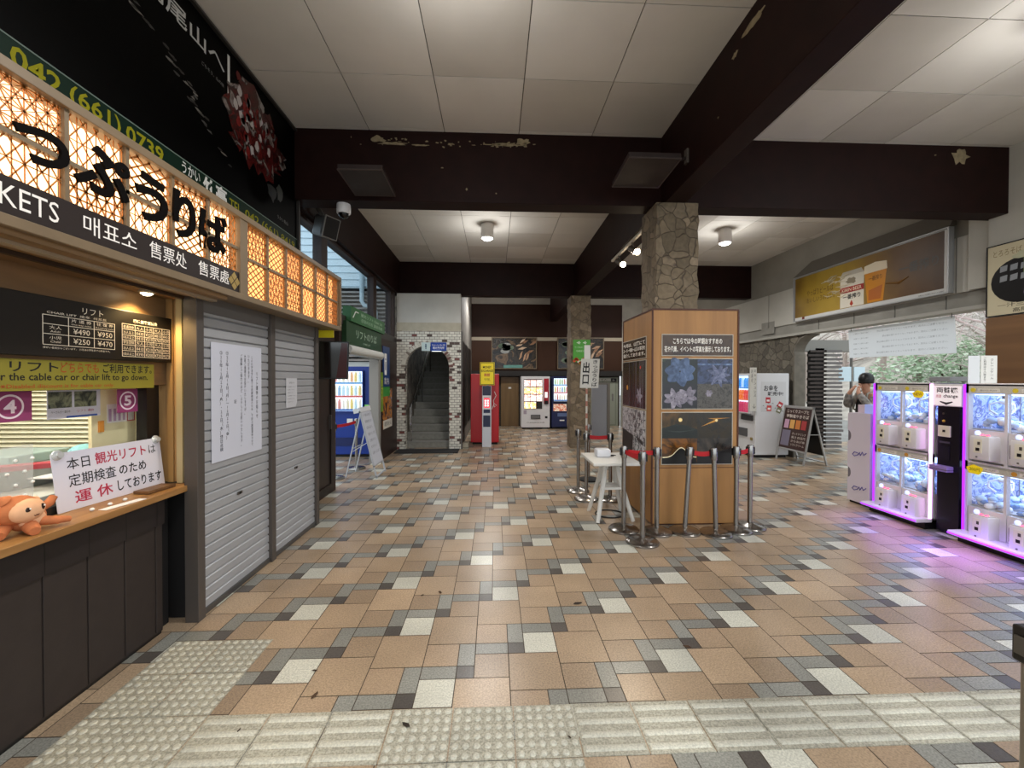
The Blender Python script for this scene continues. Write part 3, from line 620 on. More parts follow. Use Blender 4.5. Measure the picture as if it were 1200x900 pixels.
# plush monkey (plain)
t = thing('plush_toy', 'orange brown plush monkey lying on the wooden ticket counter', 'plush toy', (-2.2, 2.06, .942))
P1 = mat('#c17448', .85, noise=.12, nscale=40); P2 = mat('#e6b28a', .85, noise=.06, nscale=40)
mb = MB(); mb.ball((-2.21, 2.1, 1.0), (.05, .075, .055), P1, 16, 10); mb.tube([(-2.17, 2.1, .99), (-2.13, 2.15, .975), (-2.115, 2.2, .965)], [.024, .02, .014], P1, 10); mb.tube([(-2.17, 2.07, .98), (-2.13, 2.05, .965), (-2.11, 2.04, .96)], [.03, .026, .02], P1, 10); mb.tube([(-2.22, 2.14, 1.02), (-2.2, 2.19, 1.05), (-2.2, 2.21, 1.075)], [.022, .02, .016], P1, 10); mb.tube([(-2.22, 2.02, .99), (-2.18, 1.96, .965)], [.028, .022], P1, 10)
mb.build('body', t, True); mb = MB(); mb.ball((-2.175, 2.09, 1.0), (.032, .055, .042), P2, 14, 9); mb.build('belly', t, True)
mb = MB(); mb.ball((-2.2, 2.05, 1.055), (.062, .085, .066), P1, 18, 12); mb.tube([(-2.2, 2.0, 1.11), (-2.205, 1.985, 1.125)], [.03, .012], P1); h = mb.build('head', t, True)
mb = MB(); mb.ball((-2.162, 2.055, 1.052), (.042, .072, .054), P2, 16, 10); mb.build('face', h, True)
for y in (2.03, 2.09): mb = MB(); mb.ball((-2.131, y, 1.06), (.009, .013, .015), mat('#2a1710', .15), 12, 8); mb.ball((-2.122, y+.003, 1.066), .004, WHITE, 8, 6); mb.build('eye', h, True)
mb = MB(); mb.tube([(-2.125, 2.05, 1.032), (-2.124, 2.056, 1.027), (-2.123, 2.061, 1.032), (-2.124, 2.066, 1.027), (-2.125, 2.072, 1.032)], .002, mat('#5b2a18'), 6); mb.build('mouth', h)
for y in (1.975, 2.125): mb = MB(); mb.ball((-2.2, y, 1.07), (.012, .024, .03), P2, 12, 8); mb.build('ear', h, True)

t.location.y -= .055
# ================================================================== LIT LATTICE SIGN
t = thing('lattice_sign', 'long backlit wooden lattice ticket sign with black brush lettering over the counter', 'sign', (-1.9, 3, 2.25))
FRW = mat('#7c6a52', .5, noise=.1, nscale=10); BARM = mat('#c4793a', .5)
M = on_left(-1.88); mb = MB(M)
mb.box(.9, 2.84, -.2, 5.1, 2.885, .03, FRW, .003); mb.box(.9, 2.245, -.2, 5.1, 2.29, .03, FRW, .003); mb.box(5.06, 2.28, -.2, 5.1, 2.85, .03, FRW)
VX = [1.0, 1.3, 1.6, 1.9, 2.2, 2.5, 2.8]; VX2 = [3.21, 3.51, 3.815, 4.12, 4.43, 4.735]
for x in VX[:-1]+[2.8]: mb.box(x-.01, 2.44, -.02, x+.01, 2.85, .012, FRW)
mb.box(3.115, 2.28, -.05, 3.21, 2.85, .022, FRW)
for x in VX2[1:]: mb.box(x-.009, 2.28, -.02, x+.009, 2.85, .012, FRW)
mb.box(5.04, 2.28, -.05, 5.07, 2.85, .012, FRW)
mb.box(.9, 2.605, -.02, 3.12, 2.625, .012, FRW); mb.box(3.21, 2.565, -.02, 5.05, 2.585, .012, FRW); mb.box(.9, 2.87, -.22, 5.1, 2.885, -.2, FRW); mb.box(.9, 2.25, -.2, 5.1, 2.26, -.19, FRW)
mb.build('frame', t)
mb = MB(M); EM = mat('#ffe4bc', .5, emit=2.0, emith='#ffd9a4'); mb.box(.92, 2.44, -.07, 3.115, 2.85, -.06, EM); mb.build('light_panel', t)
mb = MB(M); EM2 = mat('#ffcb84', .5, emit=1.1, emith='#ffc478'); mb.box(3.21, 2.29, -.07, 5.05, 2.85, -.06, EM2); mb.build('light_panel', t)
def bar(mb, a, b, w=.003):
    a = Vector(a); b = Vector(b); d = (b-a)
    if d.length < 1e-4: return
    n = Vector((-d.y, d.x)).normalized()*w; mb.prism([tuple(a-n), tuple(a+n), tuple(b+n), tuple(b-n)][::-1], -.006, -.003, BARM)
def clipbar(mb, p, d, R, w=.0026):
    t0, t1 = -9, 9
    for k in (0, 1):
        if abs(d[k]) < 1e-6:
            if not R[k] <= p[k] <= R[k+2]: return
        else:
            a, b = (R[k]-p[k])/d[k], (R[k+2]-p[k])/d[k]
            if a > b: a, b = b, a
            t0, t1 = max(t0, a), min(t1, b)
    if t1 > t0: bar(mb, (p[0]+d[0]*t0, p[1]+d[1]*t0), (p[0]+d[0]*t1, p[1]+d[1]*t1), w)
def kumiko(mb, R, kind):
    x0, y0, x1, y1 = R; cx, cy = (x0+x1)/2, (y0+y1)/2
    if kind == 0:      # hemp-leaf: three directions of close bars plus stars
        for ang, s in ((0, .05), (60, .05), (120, .05)):
            a = math.radians(ang); d = (math.cos(a), math.sin(a)); n = (-d[1], d[0])
            for k in range(-6, 7): clipbar(mb, (cx+n[0]*s*k, cy+n[1]*s*k), d, R)
        for ang in (30, 90, 150):
            a = math.radians(ang); d = (math.cos(a), math.sin(a)); n = (-d[1], d[0])
            for k in range(-6, 7): clipbar(mb, (cx+n[0]*.0289*k*1.5, cy+n[1]*.0289*k*1.5), d, R, .0018)
    elif kind == 1:    # big diamonds with cross bars
        for ang in (55, 125):
            a = math.radians(ang); d = (math.cos(a), math.sin(a)); n = (-d[1], d[0])
            for k in range(-6, 7): clipbar(mb, (cx+n[0]*.052*k, cy+n[1]*.052*k), d, R)
        for k in range(-5, 6): clipbar(mb, (cx+.045*k, cy), (0, 1), R, .002)
        clipbar(mb, (cx, cy), (1, 0), R, .002)
    elif kind == 2:    # small square grid turned on its corner
        for ang in (35, 145):
            a = math.radians(ang); d = (math.cos(a), math.sin(a)); n = (-d[1], d[0])
            for k in range(-9, 10): clipbar(mb, (cx+n[0]*.042*k, cy+n[1]*.042*k), d, R, .0045)
    else:              # large triangles with dots
        for ang in (0, 60, 120):
            a = math.radians(ang); d = (math.cos(a), math.sin(a)); n = (-d[1], d[0])
            for k in range(-9, 10): clipbar(mb, (cx+n[0]*.046*k, cy+n[1]*.046*k), d, R, .0036)
        for k in range(-4, 5): clipbar(mb, (cx+.046*k, cy), (0, 1), R, .003)
seq = [0, 1, 2, 0, 1, 2, 0]
for i, x in enumerate(VX):
    xe = x+.3 if x < 2.79 else 3.115
    for (ya, yb), k in (((2.625, 2.84), (0, 0, 0, 1, 2, 3, 1)[i]), ((2.44, 2.605), (1, 2, 1, 3, 1, 2, 3)[i])):
        mb = MB(M); kumiko(mb, (x+.01, ya, xe-.01, yb), k); mb.build('lattice_panel', t)
for i, x in enumerate(VX2):
    for (ya, yb), k in (((2.585, 2.84), (3, 2, 0, 2, 3, 1)[i]), ((2.29, 2.565), (2, 0, 3, 1, 2, 3)[i])):
        mb = MB(M); kumiko(mb, (x+.009, ya, (VX2[i+1] if i < 5 else 5.05)-.009, yb), k); mb.build('lattice_panel', t)
BRUSH = mat('#0b0807', .8, spec=.08)
mb = MB(M)
for ch, a, b, c, d in (('き', 1.36, 2.52, 1.64, 2.78), ('つ', 1.69, 2.535, 1.9, 2.69), ('ぷ', 1.92, 2.53, 2.2, 2.755), ('う', 2.235, 2.51, 2.445, 2.765), ('り', 2.485, 2.50, 2.665, 2.775), ('ば', 2.70, 2.50, 2.965, 2.77)):
    mb.text(ch, a, b, c, d, .013, BRUSH, bold=.03, extrude=.006, res=4)
mb.build('brush_lettering', t)
mb = MB(M); mb.box(.9, 2.29, -.03, 3.115, 2.44, .014, mat('#241a18', .45)); bd = mb.build('name_band', t)
mb = MB(M); Z = .0155; WB = mat('#f1ece6', .5, emit=.1)
mb.text('TICKETS', 1.48, 2.325, 1.86, 2.41, Z, WB); mb.text('매표소', 1.965, 2.325, 2.245, 2.415, Z, WB); mb.text('售票处', 2.325, 2.325, 2.595, 2.415, Z, WB); mb.text('售票處', 2.695, 2.325, 2.995, 2.415, Z, WB); mb.build('lettering', bd)
GOLD = mat('#b59a5b', .4, .4); mb = MB(M)
for dx, dy in ((-.035, 0), (.035, 0), (0, .035), (0, -.035)): mb.prism([(3.055+dx-.03, 2.365+dy), (3.055+dx, 2.365+dy-.03), (3.055+dx+.03, 2.365+dy), (3.055+dx, 2.365+dy+.03)], .014, .016, GOLD)
mb.build('emblem', bd)
# soffit and downlight under the sign
sbox('ceiling_counter_soffit', -2.3, .2, 2.22, -1.88, 3.0, 2.245, wood('#7a5d3c', '#8f6f49', 'y', 4)); sbox('trim_8', -2.12, .2, 2.20, -2.09, 3.0, 2.225, mat('#3a2a1d')); sbox('trim_9', -2.0, .2, 2.205, -1.95, 3.0, 2.225, mat('#a3927b'))
sbox('ceiling_shutter_soffit', -2.3, 3.0, 2.255, -1.86, 5.0, 2.27, mat('#8b7353'))
t = thing('recessed_spotlight', 'small glowing warm spotlight in the soffit above the price board', 'light', (-2.2, 2.72, 2.22)); mb = MB(); mb.lathe([(.04, .0), (.045, -.012), (.035, -.02)], (-2.2, 2.72, 2.222), mat('#d9c9a8', .4)); mb.build('rim', t)
mb = MB(); mb.lathe([(.034, -.018), (.02, -.03), (.004, -.034)], (-2.2, 2.72, 2.222), mat('#fff0c8', .4, emit=12)); mb.build('bulb', t)
lamp('SPOT', (-2.2, 2.72, 2.17), 16, (1, .68, .28), .03, spot=2.4, name='spot_light', parent=t)
lamp('SPOT', (-2.2, 1.5, 2.17), 12, (1, .72, .36), .03, spot=2.4, name='soffit_light')

# ================================================================== BILLBOARD
t = thing('billboard', 'black and green restaurant billboard with yellow telephone numbers above the lattice sign', 'billboard', (-2.25, 3, 3.0)); M = on_left(-2.25)
mb = MB(M); mb.box(1.0, 2.92, -.05, 4.84, 4.46, 0, mat('#030303', .5, spec=.05)); mb.build('panel', t)
mb = MB(M); mb.box(1.0, 2.95, 0, 4.82, 3.245, .004, mat('#0a2419', .5, spec=.15)); mb.box(1.0, 3.245, 0, 4.82, 3.252, .006, mat('#6d7f78')); gs = mb.build('green_strip', t)
mb = MB(M); mb.rectring(1.0, 2.92, 4.84, 4.47, .02, 0, .03, mat('#4a4846', .35, .6)); mb.build('frame', t)
mb = MB(M); YL = mat('#8f8c1a', .6, spec=.1); Z = .005
mb.text('042', 2.03, 3.12, 2.26, 3.225, Z, YL, bold=.02); mb.text('(661)', 2.3, 3.11, 2.6, 3.23, Z, YL, bold=.015); mb.text('0739', 2.635, 3.12, 2.92, 3.22, Z, YL, bold=.02); mb.text('TEL', 3.62, 3.11, 3.78, 3.2, Z, YL, bold=.01); mb.text('042 (661) 8419', 3.84, 3.1, 4.76, 3.2, Z, YL, bold=.01)
WL = mat('#d7d9d6', .5); mb.text('うかい', 3.085, 3.15, 3.27, 3.235, Z, WL, bold=.01); mb.text('竹亭', 3.3, 3.1, 3.585, 3.24, Z, WL, bold=.04); mb.build('lettering', gs)
mb = MB(M); mb.text('高尾山へ', 2.75, 4.19, 3.57, 4.33, .002, mat('#b9bbb8', .5), bold=.012); mb.text('ごちそう、山の味', 3.3, 4.08, 3.56, 4.11, .002, mat('#8b8d8a')); mb.build('headline', t)
def blob(mb, cx, cy, w, h, z, m, n=18, jag=.4):
    mb.prism([(cx+w*(1-jag*random.random())*math.cos(2*PI*i/n), cy+h*(1-jag*random.random())*math.sin(2*PI*i/n)) for i in range(n)], z, z+.0012, m)
mb = MB(M); PM = photo(('#080606', '#2b0b0c', '#5b1a18', '#1a1412', '#8d8480', '#3a1413'), 7, 3); blob(mb, 4.05, 3.98, .55, .44, .001, PM, 40, .35); mb.box(3.61, 4.0, .001, 3.64, 4.4, .002, WL)
for k in range(40): blob(mb, random.gauss(3.95, .15), random.gauss(4.02, .16), .045, .06, .0022, mat(random.choice(('#b7b1ae', '#7a1f1d', '#8d8784', '#5a1513')), .4), 9, .6)
mb.build('maple_picture', t)
mb = MB(M); 
for k in range(60):
    u = random.random(); cx = 1.7+1.9*u+random.gauss(0, .04); cy = 4.1-.62*u+.25*math.sin(u*3)+random.gauss(0, .03); blob(mb, cx, cy, .03+.03*random.random(), .012, .001, mat(random.choice(('#3c3b39', '#565553', '#2a2927', '#77746f')), .4), 7, .6)
mb.build('branch_picture', t)
mb = MB(M); mb.text('うかい鳥山', 4.4, 3.33, 4.62, 3.37, .002, mat('#70726f')); blob(mb, 4.3, 3.55, .12, .12, .001, mat('#2b2d2c'), 14, .5); blob(mb, 4.45, 3.6, .08, .1, .001, mat('#3c3f3d'), 14, .5); mb.build('house_picture', t)

# ================================================================== SHUTTERS
SL = mat('#a5a6a9', .45, .2, noise=.06, nscale=3); POST = mat('#57504b', .45, .3)
def shutter(y0, y1, label):
    t = thing('roller_shutter', label, 'shutter', (-2.05, (y0+y1)/2, 0), 0, 'closed roller shutters'); mb = MB(on_left(-2.05)); z = .035
    prof = []
    while z < 2.2:
        prof += [(z, 0), (z+.006, .010), (z+.060, .010), (z+.068, 0), (z+.0735, -.006)]; z += .074
    vs = []; fs = []
    for k, (zz, d) in enumerate(prof): vs += [(y0, zz, d), (y1, zz, d)]
    for k in range(len(prof)-1): fs.append((2*k, 2*k+1, 2*k+3, 2*k+2))
    mb.add(vs, fs, SL); mb.box(y0, .0, -.02, y1, 2.24, -.012, STEELD); mb.build('curtain', t)
    mb = MB(on_left(-2.05)); mb.box(y0, .004, -.01, y1, .045, .022, mat('#5d5b5a', .4, .6), .003); mb.build('bottom_rail', t)
    mb = MB(on_left(-2.05)); cy = (y0+y1)/2; mb.box(cy-.03, .74, .01, cy+.03, .765, .02, STEELD, .003); mb.disc(cy+.0, .752, .009, .02, .024, BLACK); mb.build('latch', t)
    mb = MB(on_left(-2.05)); mb.box(y0, 2.13, -.02, y1, 2.255, .02, mat('#6f6c69', .5, .4)); mb.build('head_box', t); return t
shutter(2.955, 3.82, 'grey roller shutter holding the tall white notice, beside the counter'); shutter(3.89, 4.77, 'grey roller shutter holding the small white notice, beyond the first shutter')
for a, b in ((2.885, 2.955), (3.82, 3.89), (4.77, 4.83)): sbox('trim_10', -2.1, a, 0, -2.01, b, 2.26, POST, .003)
t = thing('shutter_notice', 'tall white lift suspension notice in vertical writing on the first shutter', 'notice', (-2.03, 3.35, 1.1)); M = on_left(-2.036)
mb = MB(M); y0, y1, z0, z1 = 3.06, 3.70, 1.05, 1.93; mb.box(y0, z0, 0, y1, z1, .003, mat('#c9cbd6', .6)); mb.build('sheet', t)
mb = MB(M); NV = mat('#3a3c45', .7)
for s, a, w, za, zb in (('リフト運休のお知らせ', 3.615, .03, 1.33, 1.72), ('このたび法令に基づき定期検査のため、下記の期間運休させて', 3.545, .026, 1.1, 1.85), ('いただきます。', 3.5, .026, 1.63, 1.86), ('大変ご迷惑をお掛けいたしますが、', 3.45, .026, 1.37, 1.86), ('ご理解とご協力のほど、よろしくお願いいたします。', 3.4, .026, 1.12, 1.86),
    ('記', 3.32, .03, 1.47, 1.5), ('①25年12月16日（月）～12月20日（金）', 3.22, .036, 1.2, 1.87), ('②25年12月23日（火）・25日（木）終日点検', 3.15, .036, 1.12, 1.87)): mb.text(s, a, za, a+w, zb, .0035, NV, vertical=True, res=1, bold=.012)
mb.build('lettering', t)
t = thing('shutter_notice', 'small white typed notice on the second shutter', 'notice', (-2.03, 4.2, 1.5)); mb = MB(M); mb.prism([(4.13, 1.38), (4.32, 1.38), (4.35, 1.42), (4.35, 1.67), (4.13, 1.67)], 0, .003, mat('#c6c6ca', .6)); mb.build('sheet', t)
mb = MB(M); mb.text('お知らせ', 4.19, 1.615, 4.29, 1.635, .0035, NV, res=1)
for k in range(6): mb.text('本日の営業は終了いたしました。', 4.15, 1.58-k*.03, 4.33-(k % 3)*.03, 1.59-k*.03, .0035, NV, res=1)
mb.build('lettering', t)

# ================================================================== LEFT FAR SIDE
t = thing('television', 'black wall television tilted outward beside the lattice sign end', 'television', (-2.36, 5.4, 1.65))
a, b = Vector((-2.3, 5.5, 0)), Vector((-1.95, 5.6, 0)); M = frame((a.x, a.y, 1.66), b-a, (.06, -.08, .98)); w = (b-a).length
mb = MB(M); mb.box(0, 0, -.05, w, .5, 0, BLACK, .006); mb.build('body', t); mb = MB(M); mb.box(.015, .02, 0, w-.015, .485, .003, mat('#16100e', .08, spec=.8)); mb.prism([(.22, .02), (w-.02, .02), (w-.02, .48), (.27, .48)], .003, .0035, mat('#3a0d0d', .1)); mb.build('screen', t)  # dark red wedge paints a reflection into the screen
mb = MB(); mb.tube([(-2.38, 5.7, 1.92), (-2.2, 5.56, 1.92)], .025, BLACK); mb.box(-2.38, 5.6, 1.82, -2.36, 5.8, 2.02, BLACK); mb.build('bracket', t)
mb = MB(); mb.box(-2.12, 5.04, 2.16, -1.93, 5.07, 2.246, mat('#d8c81c', .5)); tag(mb.build('yellow_plate', origin=(-2.0, 5.05, 2.2)), 'small yellow plate hanging below the far end of the lattice sign', 'sign')
# green shop sign above the passage
t = thing('shop_sign', 'two-tier green shop sign with white lettering above the drinks machine passage', 'sign', (-2.25, 7.4, 2.2)); M = on_left(-2.25)
mb = MB(M); mb.box(6.4, 2.2, -.16, 8.34, 2.56, 0, mat('#1d3d22', .45)); mb.build('lower_board', t); mb = MB(M); mb.box(6.52, 2.565, -.1, 8.48, 2.8, .03, mat('#2c5b33', .45)); mb.build('upper_board', t)
mb = MB(M); SW = mat('#a9c0a9', .5); mb.text('リフトのりば', 6.85, 2.33, 8.0, 2.47, .002, SW); mb.text('CHAIR LIFT', 7.2, 2.25, 7.6, 2.28, .002, SW); mb.text('観光リフト Chair Lift', 7.0, 2.7, 8.3, 2.76, .032, SW); mb.text('관광리프트 游览吊椅', 7.0, 2.61, 8.3, 2.67, .032, SW); mb.tube([(6.6, 2.63, .033), (6.72, 2.74, .033), (6.86, 2.74, .033)], .008, WHITE, 6); mb.build('lettering', t)
t = thing('awning_box', 'white rolled awning box under the green shop sign', 'awning', (-2.25, 7.4, 2.05)); mb = MB(); mb.tube([(-2.24, 6.4, 2.12), (-2.24, 8.25, 2.12)], .075, mat('#c9c9c4', .5), 16); mb.build('roll', t, True); mb = MB(); mb.box(-2.32, 6.4, 2.04, -2.2, 8.25, 2.07, mat('#8d8f8c', .5)); mb.build('front_bar', t)
# dark wall posters
for nm, a, b, z0, z1, m, lab, words in (('wall_poster', 8.62, 9.15, 1.3, 2.35, mat('#12386e', .35), 'blue poster with a white box on the dark wall beside the brick arch', 1), ('wall_poster', 8.62, 9.35, .62, 1.46, photo(('#120805', '#5a2a0c', '#c37a2a', '#2a1208'), 6, 9), 'orange and black food poster low on the dark wall beside the brick arch', 0)):
    t = thing(nm, lab, 'poster', (-2.3, a, z0)); M = on_left(-2.3); mb = MB(M); mb.box(a, z0, 0, b, z1, .012, m); mb.build('sheet', t); mb = MB(M)
    if words: mb.box(8.72, 1.75, .012, 8.9, 2.2, .014, WHITE); mb.text('i', 8.78, 1.85, 8.84, 2.1, .015, mat('#12386e')); mb.box(8.62, 1.3, .012, 9.15, 1.5, .014, mat('#3a8a3a')); mb.text('案内', 8.7, 1.55, 9.05, 1.7, .0145, WHITE)
    else: mb.box(a, z0, .012, b, z0+.18, .014, mat('#d5cfc4')); mb.text('黒豚まん', a+.08, z0+.04, b-.08, z0+.14, .0145, INK)
    mb.build('lettering', t)
t = thing('wall_poster', 'narrow green and yellow strip poster beside the passage post', 'poster', (-2.28, 8.45, 1.0)); M = on_left(-2.29); mb = MB(M); mb.box(8.42, 1.0, 0, 8.58, 1.8, .012, mat('#6f8a2c', .5)); mb.build('sheet', t); mb = MB(M); mb.text('リフト', 8.46, 1.2, 8.54, 1.65, .013, mat('#e8d84a'), vertical=True); mb.build('lettering', t)

# ---- drinks machines
def can_row(mb, x0, x1, z, d, n, cols, h=.13):
    for i in range(n):
        x = x0+(x1-x0)*(i+.5)/n; w = (x1-x0)/n*.4; c = mat(random.choice(cols), .3, emit=.35)
        mb.tube([(x, z, d), (x, z+h*.72, d), (x, z+h*.88, d), (x, z+h, d)], [w, w, w*.7, w*.55], c, 8)
CANS = ('#e6e6e0', '#d9c47a', '#c98a84', '#a9c49a', '#8fb0cc', '#e7e2d0', '#dcae86', '#b9d6e8', '#d8d4c0')
def vending(name, label, M, w, h, dpt, body, win, rows, loc, panelx=None, lit='#dff0ff', litp=1.0, nper=8):
    t = thing(name, label, 'vending machine', loc)
    mb = MB(M); mb.box(0, .06, -dpt, w, h, 0, body, .012); mb.build('body', t); mb = MB(M); mb.box(.03, 0, -dpt+.05, w-.03, .07, -.04, BLACKM); mb.build('plinth', t)
    x0, z0, x1, z1 = win
    mb = MB(M); mb.box(x0, z0, .001, x1, z1, .004, mat(lit, .4, emit=litp)); mb.build('light_panel', t)
    mb = MB(M)
    for k in range(rows): 
        zz = z0+(z1-z0)*k/rows; mb.box(x0+.01, zz+.012, .004, x1-.01, zz+.05, .05, mat(('#3a6fb8', '#c23a34', '#4a90c8', '#d8d8d4')[k % 4], .4, emit=.25))
    mb.build('shelf', t)
    for k in range(rows):
        mb = MB(M); zz = z0+(z1-z0)*k/rows; can_row(mb, x0+.02, x1-.02, zz+.055, .03, nper, CANS, (z1-z0)/rows-.075); mb.build('bottle_row', t)
    mb = MB(M); mb.rectring(x0-.015, z0-.015, x1+.015, z1+.015, .02, 0, .06, body); mb.box(x0, z0, .058, x1, z1, .062, glass()); mb.build('window', t)
    return t
t = vending('drinks_machine', 'blue drinks vending machine in the passage under the green sign', on_far(8.9, -3.62), .99, 1.93, .75, mat('#12358e', .4), (.12, .98, .84, 1.83), 3, (-3.1, 8.9, 0)); M = on_far(8.9, -3.62)
mb = MB(M); mb.box(.87, 1.02, 0, .96, 1.12, .012, mat('#7fc46a', .4, emit=.3)); mb.box(.87, .9, 0, .94, .97, .012, WHITE); mb.box(.83, .8, 0, .96, .83, .02, BLACK); mb.box(.5, .72, 0, .62, .82, .01, WHITE); mb.box(.84, .62, 0, .95, .7, .008, WHITE); mb.build('payment_panel', t)
mb = MB(M); mb.box(.15, .25, 0, .8, .42, .02, mat('#0b1f57', .3)); mb.build('hatch', t); 

def stanchion_tool(label, loc, belt_to=None, lean=0, h=.93, black=False, group='belt barrier posts'):
    LM = Matrix(((1, 0, lean/h, 0), (0, 1, 0, 0), (0, 0, 1, 0), (0, 0, 0, 1)))
    t = thing('barrier_post', label, 'barrier post', (loc[0], loc[1], 0), 0, group); x, y = loc
    mb = MB(); mb.lathe([(.165, 0), (.165, .016), (.15, .03), (.08, .045), (.04, .055), (.03, .06)], (x, y, .001), BLACKM if black else STEEL, 28); mb.build('base', t, True)
    mb = MB(LM); mb.lathe([(.025, .05), (.025, h-.13)], (x, y, 0), STEEL, 16); mb.build('pole', t, True)
    mb = MB(LM); mb.lathe([(.032, h-.13), (.034, h-.12), (.034, h-.01), (.03, h)], (x, y, 0), STEEL, 16); mb.build('head', t, True)
    mb = MB(LM); mb.box(x+.02, y-.02, h-.1, x+.043, y+.02, h-.02, BLACK, .003); mb.box(x-.043, y-.02, h-.1, x-.02, y+.02, h-.02, BLACK, .003); mb.build('clip', t)
    if belt_to:
        mb = MB(); d = Vector((belt_to[0]-x, belt_to[1]-y, 0)); n = Vector((-d.y, d.x, 0)).normalized()*.0015; p = Vector((x+lean, y, 0))+d.normalized()*.036; q = Vector((belt_to[0], belt_to[1], 0))-d.normalized()*.036; vs = []
        K = 6
        for i in range(K+1):
            c = p+(q-p)*i/K; s = -.012*math.sin(PI*i/K)
            for zz in (h-.085+s, h-.035+s): vs += [c+n+Vector((0, 0, zz)), c-n+Vector((0, 0, zz))]
        fs = []
        for i in range(K):
            o = 4*i; fs += [(o, o+4, o+6, o+2), (o+1, o+3, o+7, o+5), (o+2, o+6, o+7, o+3), (o, o+1, o+5, o+4)]
        mb.add(vs, fs, RED); mb.build('belt', t)
    return t
stanchion_tool('steel barrier post nearer the white board sign in the passage, belt drawn out', (-2.66, 6.98), (-2.55, 7.75)); stanchion_tool('steel barrier post in the passage in front of the blue drinks machine', (-2.55, 7.75))

# white leaning board
t = thing('a_frame_sign', 'white A-frame board leaning open by the passage with printed text', 'sign', (-2.15, 7.25, 0))
p0, p1 = Vector((-1.95, 6.97, .0)), Vector((-1.95, 7.54, 0)); M = frame((-1.96, 6.97, .0), (0, 1, 0), (-.28, 0, 1.12)); FA = mat('#b9bcc2', .4, .3)
mb = MB(M); mb.box(0, 0, -.012, .025, 1.16, .012, FA); mb.box(.545, 0, -.012, .57, 1.16, .012, FA); mb.box(0, .2, -.012, .57, .22, .012, FA); mb.box(0, 1.13, -.012, .57, 1.16, .012, FA); mb.box(0, .02, -.012, .57, .04, .012, FA); mb.build('frame', t)
mb = MB(M); mb.box(.025, .22, -.006, .545, 1.14, .008, mat('#c7cad4', .4)); bo = mb.build('board', t); mb = MB(M)
for k, s in enumerate(('リフト運休のお知らせ', '定期検査のため', '12月16日から', '運休いたします', 'ご迷惑をおかけし', 'ますがよろしく', 'お願いいたします')): mb.text(s, .07+(.05 if k else 0), 1.05-k*.11, .5-(k % 3)*.03, 1.1-k*.11, .0085, mat('#6b6f7c'))
mb.build('lettering', bo)
mb = MB(); mb.tube([(-2.23, 7.0, 1.1), (-2.48, 7.0, .01)], .012, FA); mb.tube([(-2.23, 7.5, 1.1), (-2.48, 7.5, .01)], .012, FA); mb.tube([(-2.36, 7.0, .5), (-2.36, 7.5, .5)], .009, FA); mb.tube([(-2.12, 6.985, .6), (-2.36, 7.0, .45)], .006, FA); mb.build('rear_leg', t)
mb = MB(M); mb.prism([(0, 1.14), (.57, 1.14), (.57, 1.22), (0, 1.22)], -.1, .02, mat('#d7d9dd', .4)); mb.build('hood', t)

# ---- things hung near the ceiling
def heater_panel(x0, x1, y0, y1, z, label, lean):
    t = thing('heater_panel', label, 'heater', ((x0+x1)/2, (y0+y1)/2, z), 0, 'dark heater panels under the ceiling'); mb = MB()
    mb.add([(x0, y0, z), (x1, y0, z), (x1, y1, z-lean), (x0, y1, z-lean), (x0, y0, z+.05), (x1, y0, z+.05), (x1, y1, z+.05-lean), (x0, y1, z+.05-lean)], [(0, 3, 2, 1), (4, 5, 6, 7), (0, 1, 5, 4), (1, 2, 6, 5), (2, 3, 7, 6), (3, 0, 4, 7)], mat('#2a201e', .5, noise=.2, nscale=9)); mb.build('panel', t)
    mb = MB()
    for a, b in (((x0, y0), (x1, y0)), ((x1, y0), (x1, y1)), ((x0, y0), (x0, y1)), ((x0, y1), (x1, y1))): mb.tube([(a[0], a[1], z+.0-lean*(a[1] == y1)), (b[0], b[1], z-lean*(b[1] == y1))], .008, mat('#3d3330', .5), 6)
    mb.build('rim', t); mb = MB(); cx = (x0+x1)/2; cy = (y0+y1)/2; ex, ey = (cx, 4.79) if x0 < 0 else (1.96, cy); mb.tube([(cx, cy, z+.03), (ex, ey, z+.16)], .016, mat('#2a201e')); mb.box(ex-.03, ey-.03, z+.1, ex+.03, ey+.03, z+.24, mat('#5d564f')); mb.build('hanger', t)
heater_panel(-1.56, -1.12, 4.2, 4.74, 3.75, 'dark flat heater panel hung over the shutters', .02); heater_panel(1.26, 1.76, 3.85, 4.4, 3.75, 'dark flat heater panel hung beside the near stone pillar', .02)
t = thing('dome_camera', 'white dome security camera under the dark beam beside the billboard', 'camera', (-1.75, 4.9, 3.69)); mb = MB(); mb.lathe([(.075, 0), (.078, -.03), (.078, -.1), (.07, -.11)], (-1.75, 4.9, 3.69), WHITEG, 20); mb.build('housing', t, True); mb = MB(); mb.ball((-1.75, 4.9, 3.58), (.062, .062, .055), mat('#0d0d0f', .08), 16, 10); mb.build('lens_dome', t, True)
t = thing('loudspeaker', 'grey loudspeaker with dark front hung in the window corner by the billboard', 'speaker', (-2.15, 5.3, 3.5)); M = frame((-2.05, 5.12, 3.46), (.75, .66, 0), (.1, 0, 1)) 
M = Matrix.Translation((-2.1, 5.35, 3.58)) @ Matrix.Rotation(-.5, 4, 'Z') @ Matrix.Rotation(.3, 4, 'Y')
mb = MB(M); mb.box(-.16, -.11, -.13, .04, .11, .13, mat('#4b4a48', .4), .03); mb.build('body', t); mb = MB(M); mb.rectring; mb.box(.04, -.115, -.135, .055, .115, .135, mat('#7d7b77', .4), .006); mb.build('bezel', t); mb = MB(M); mb.box(.05, -.1, -.12, .058, .1, .12, mat('#14110f', .6)); mb.build('grille', t)
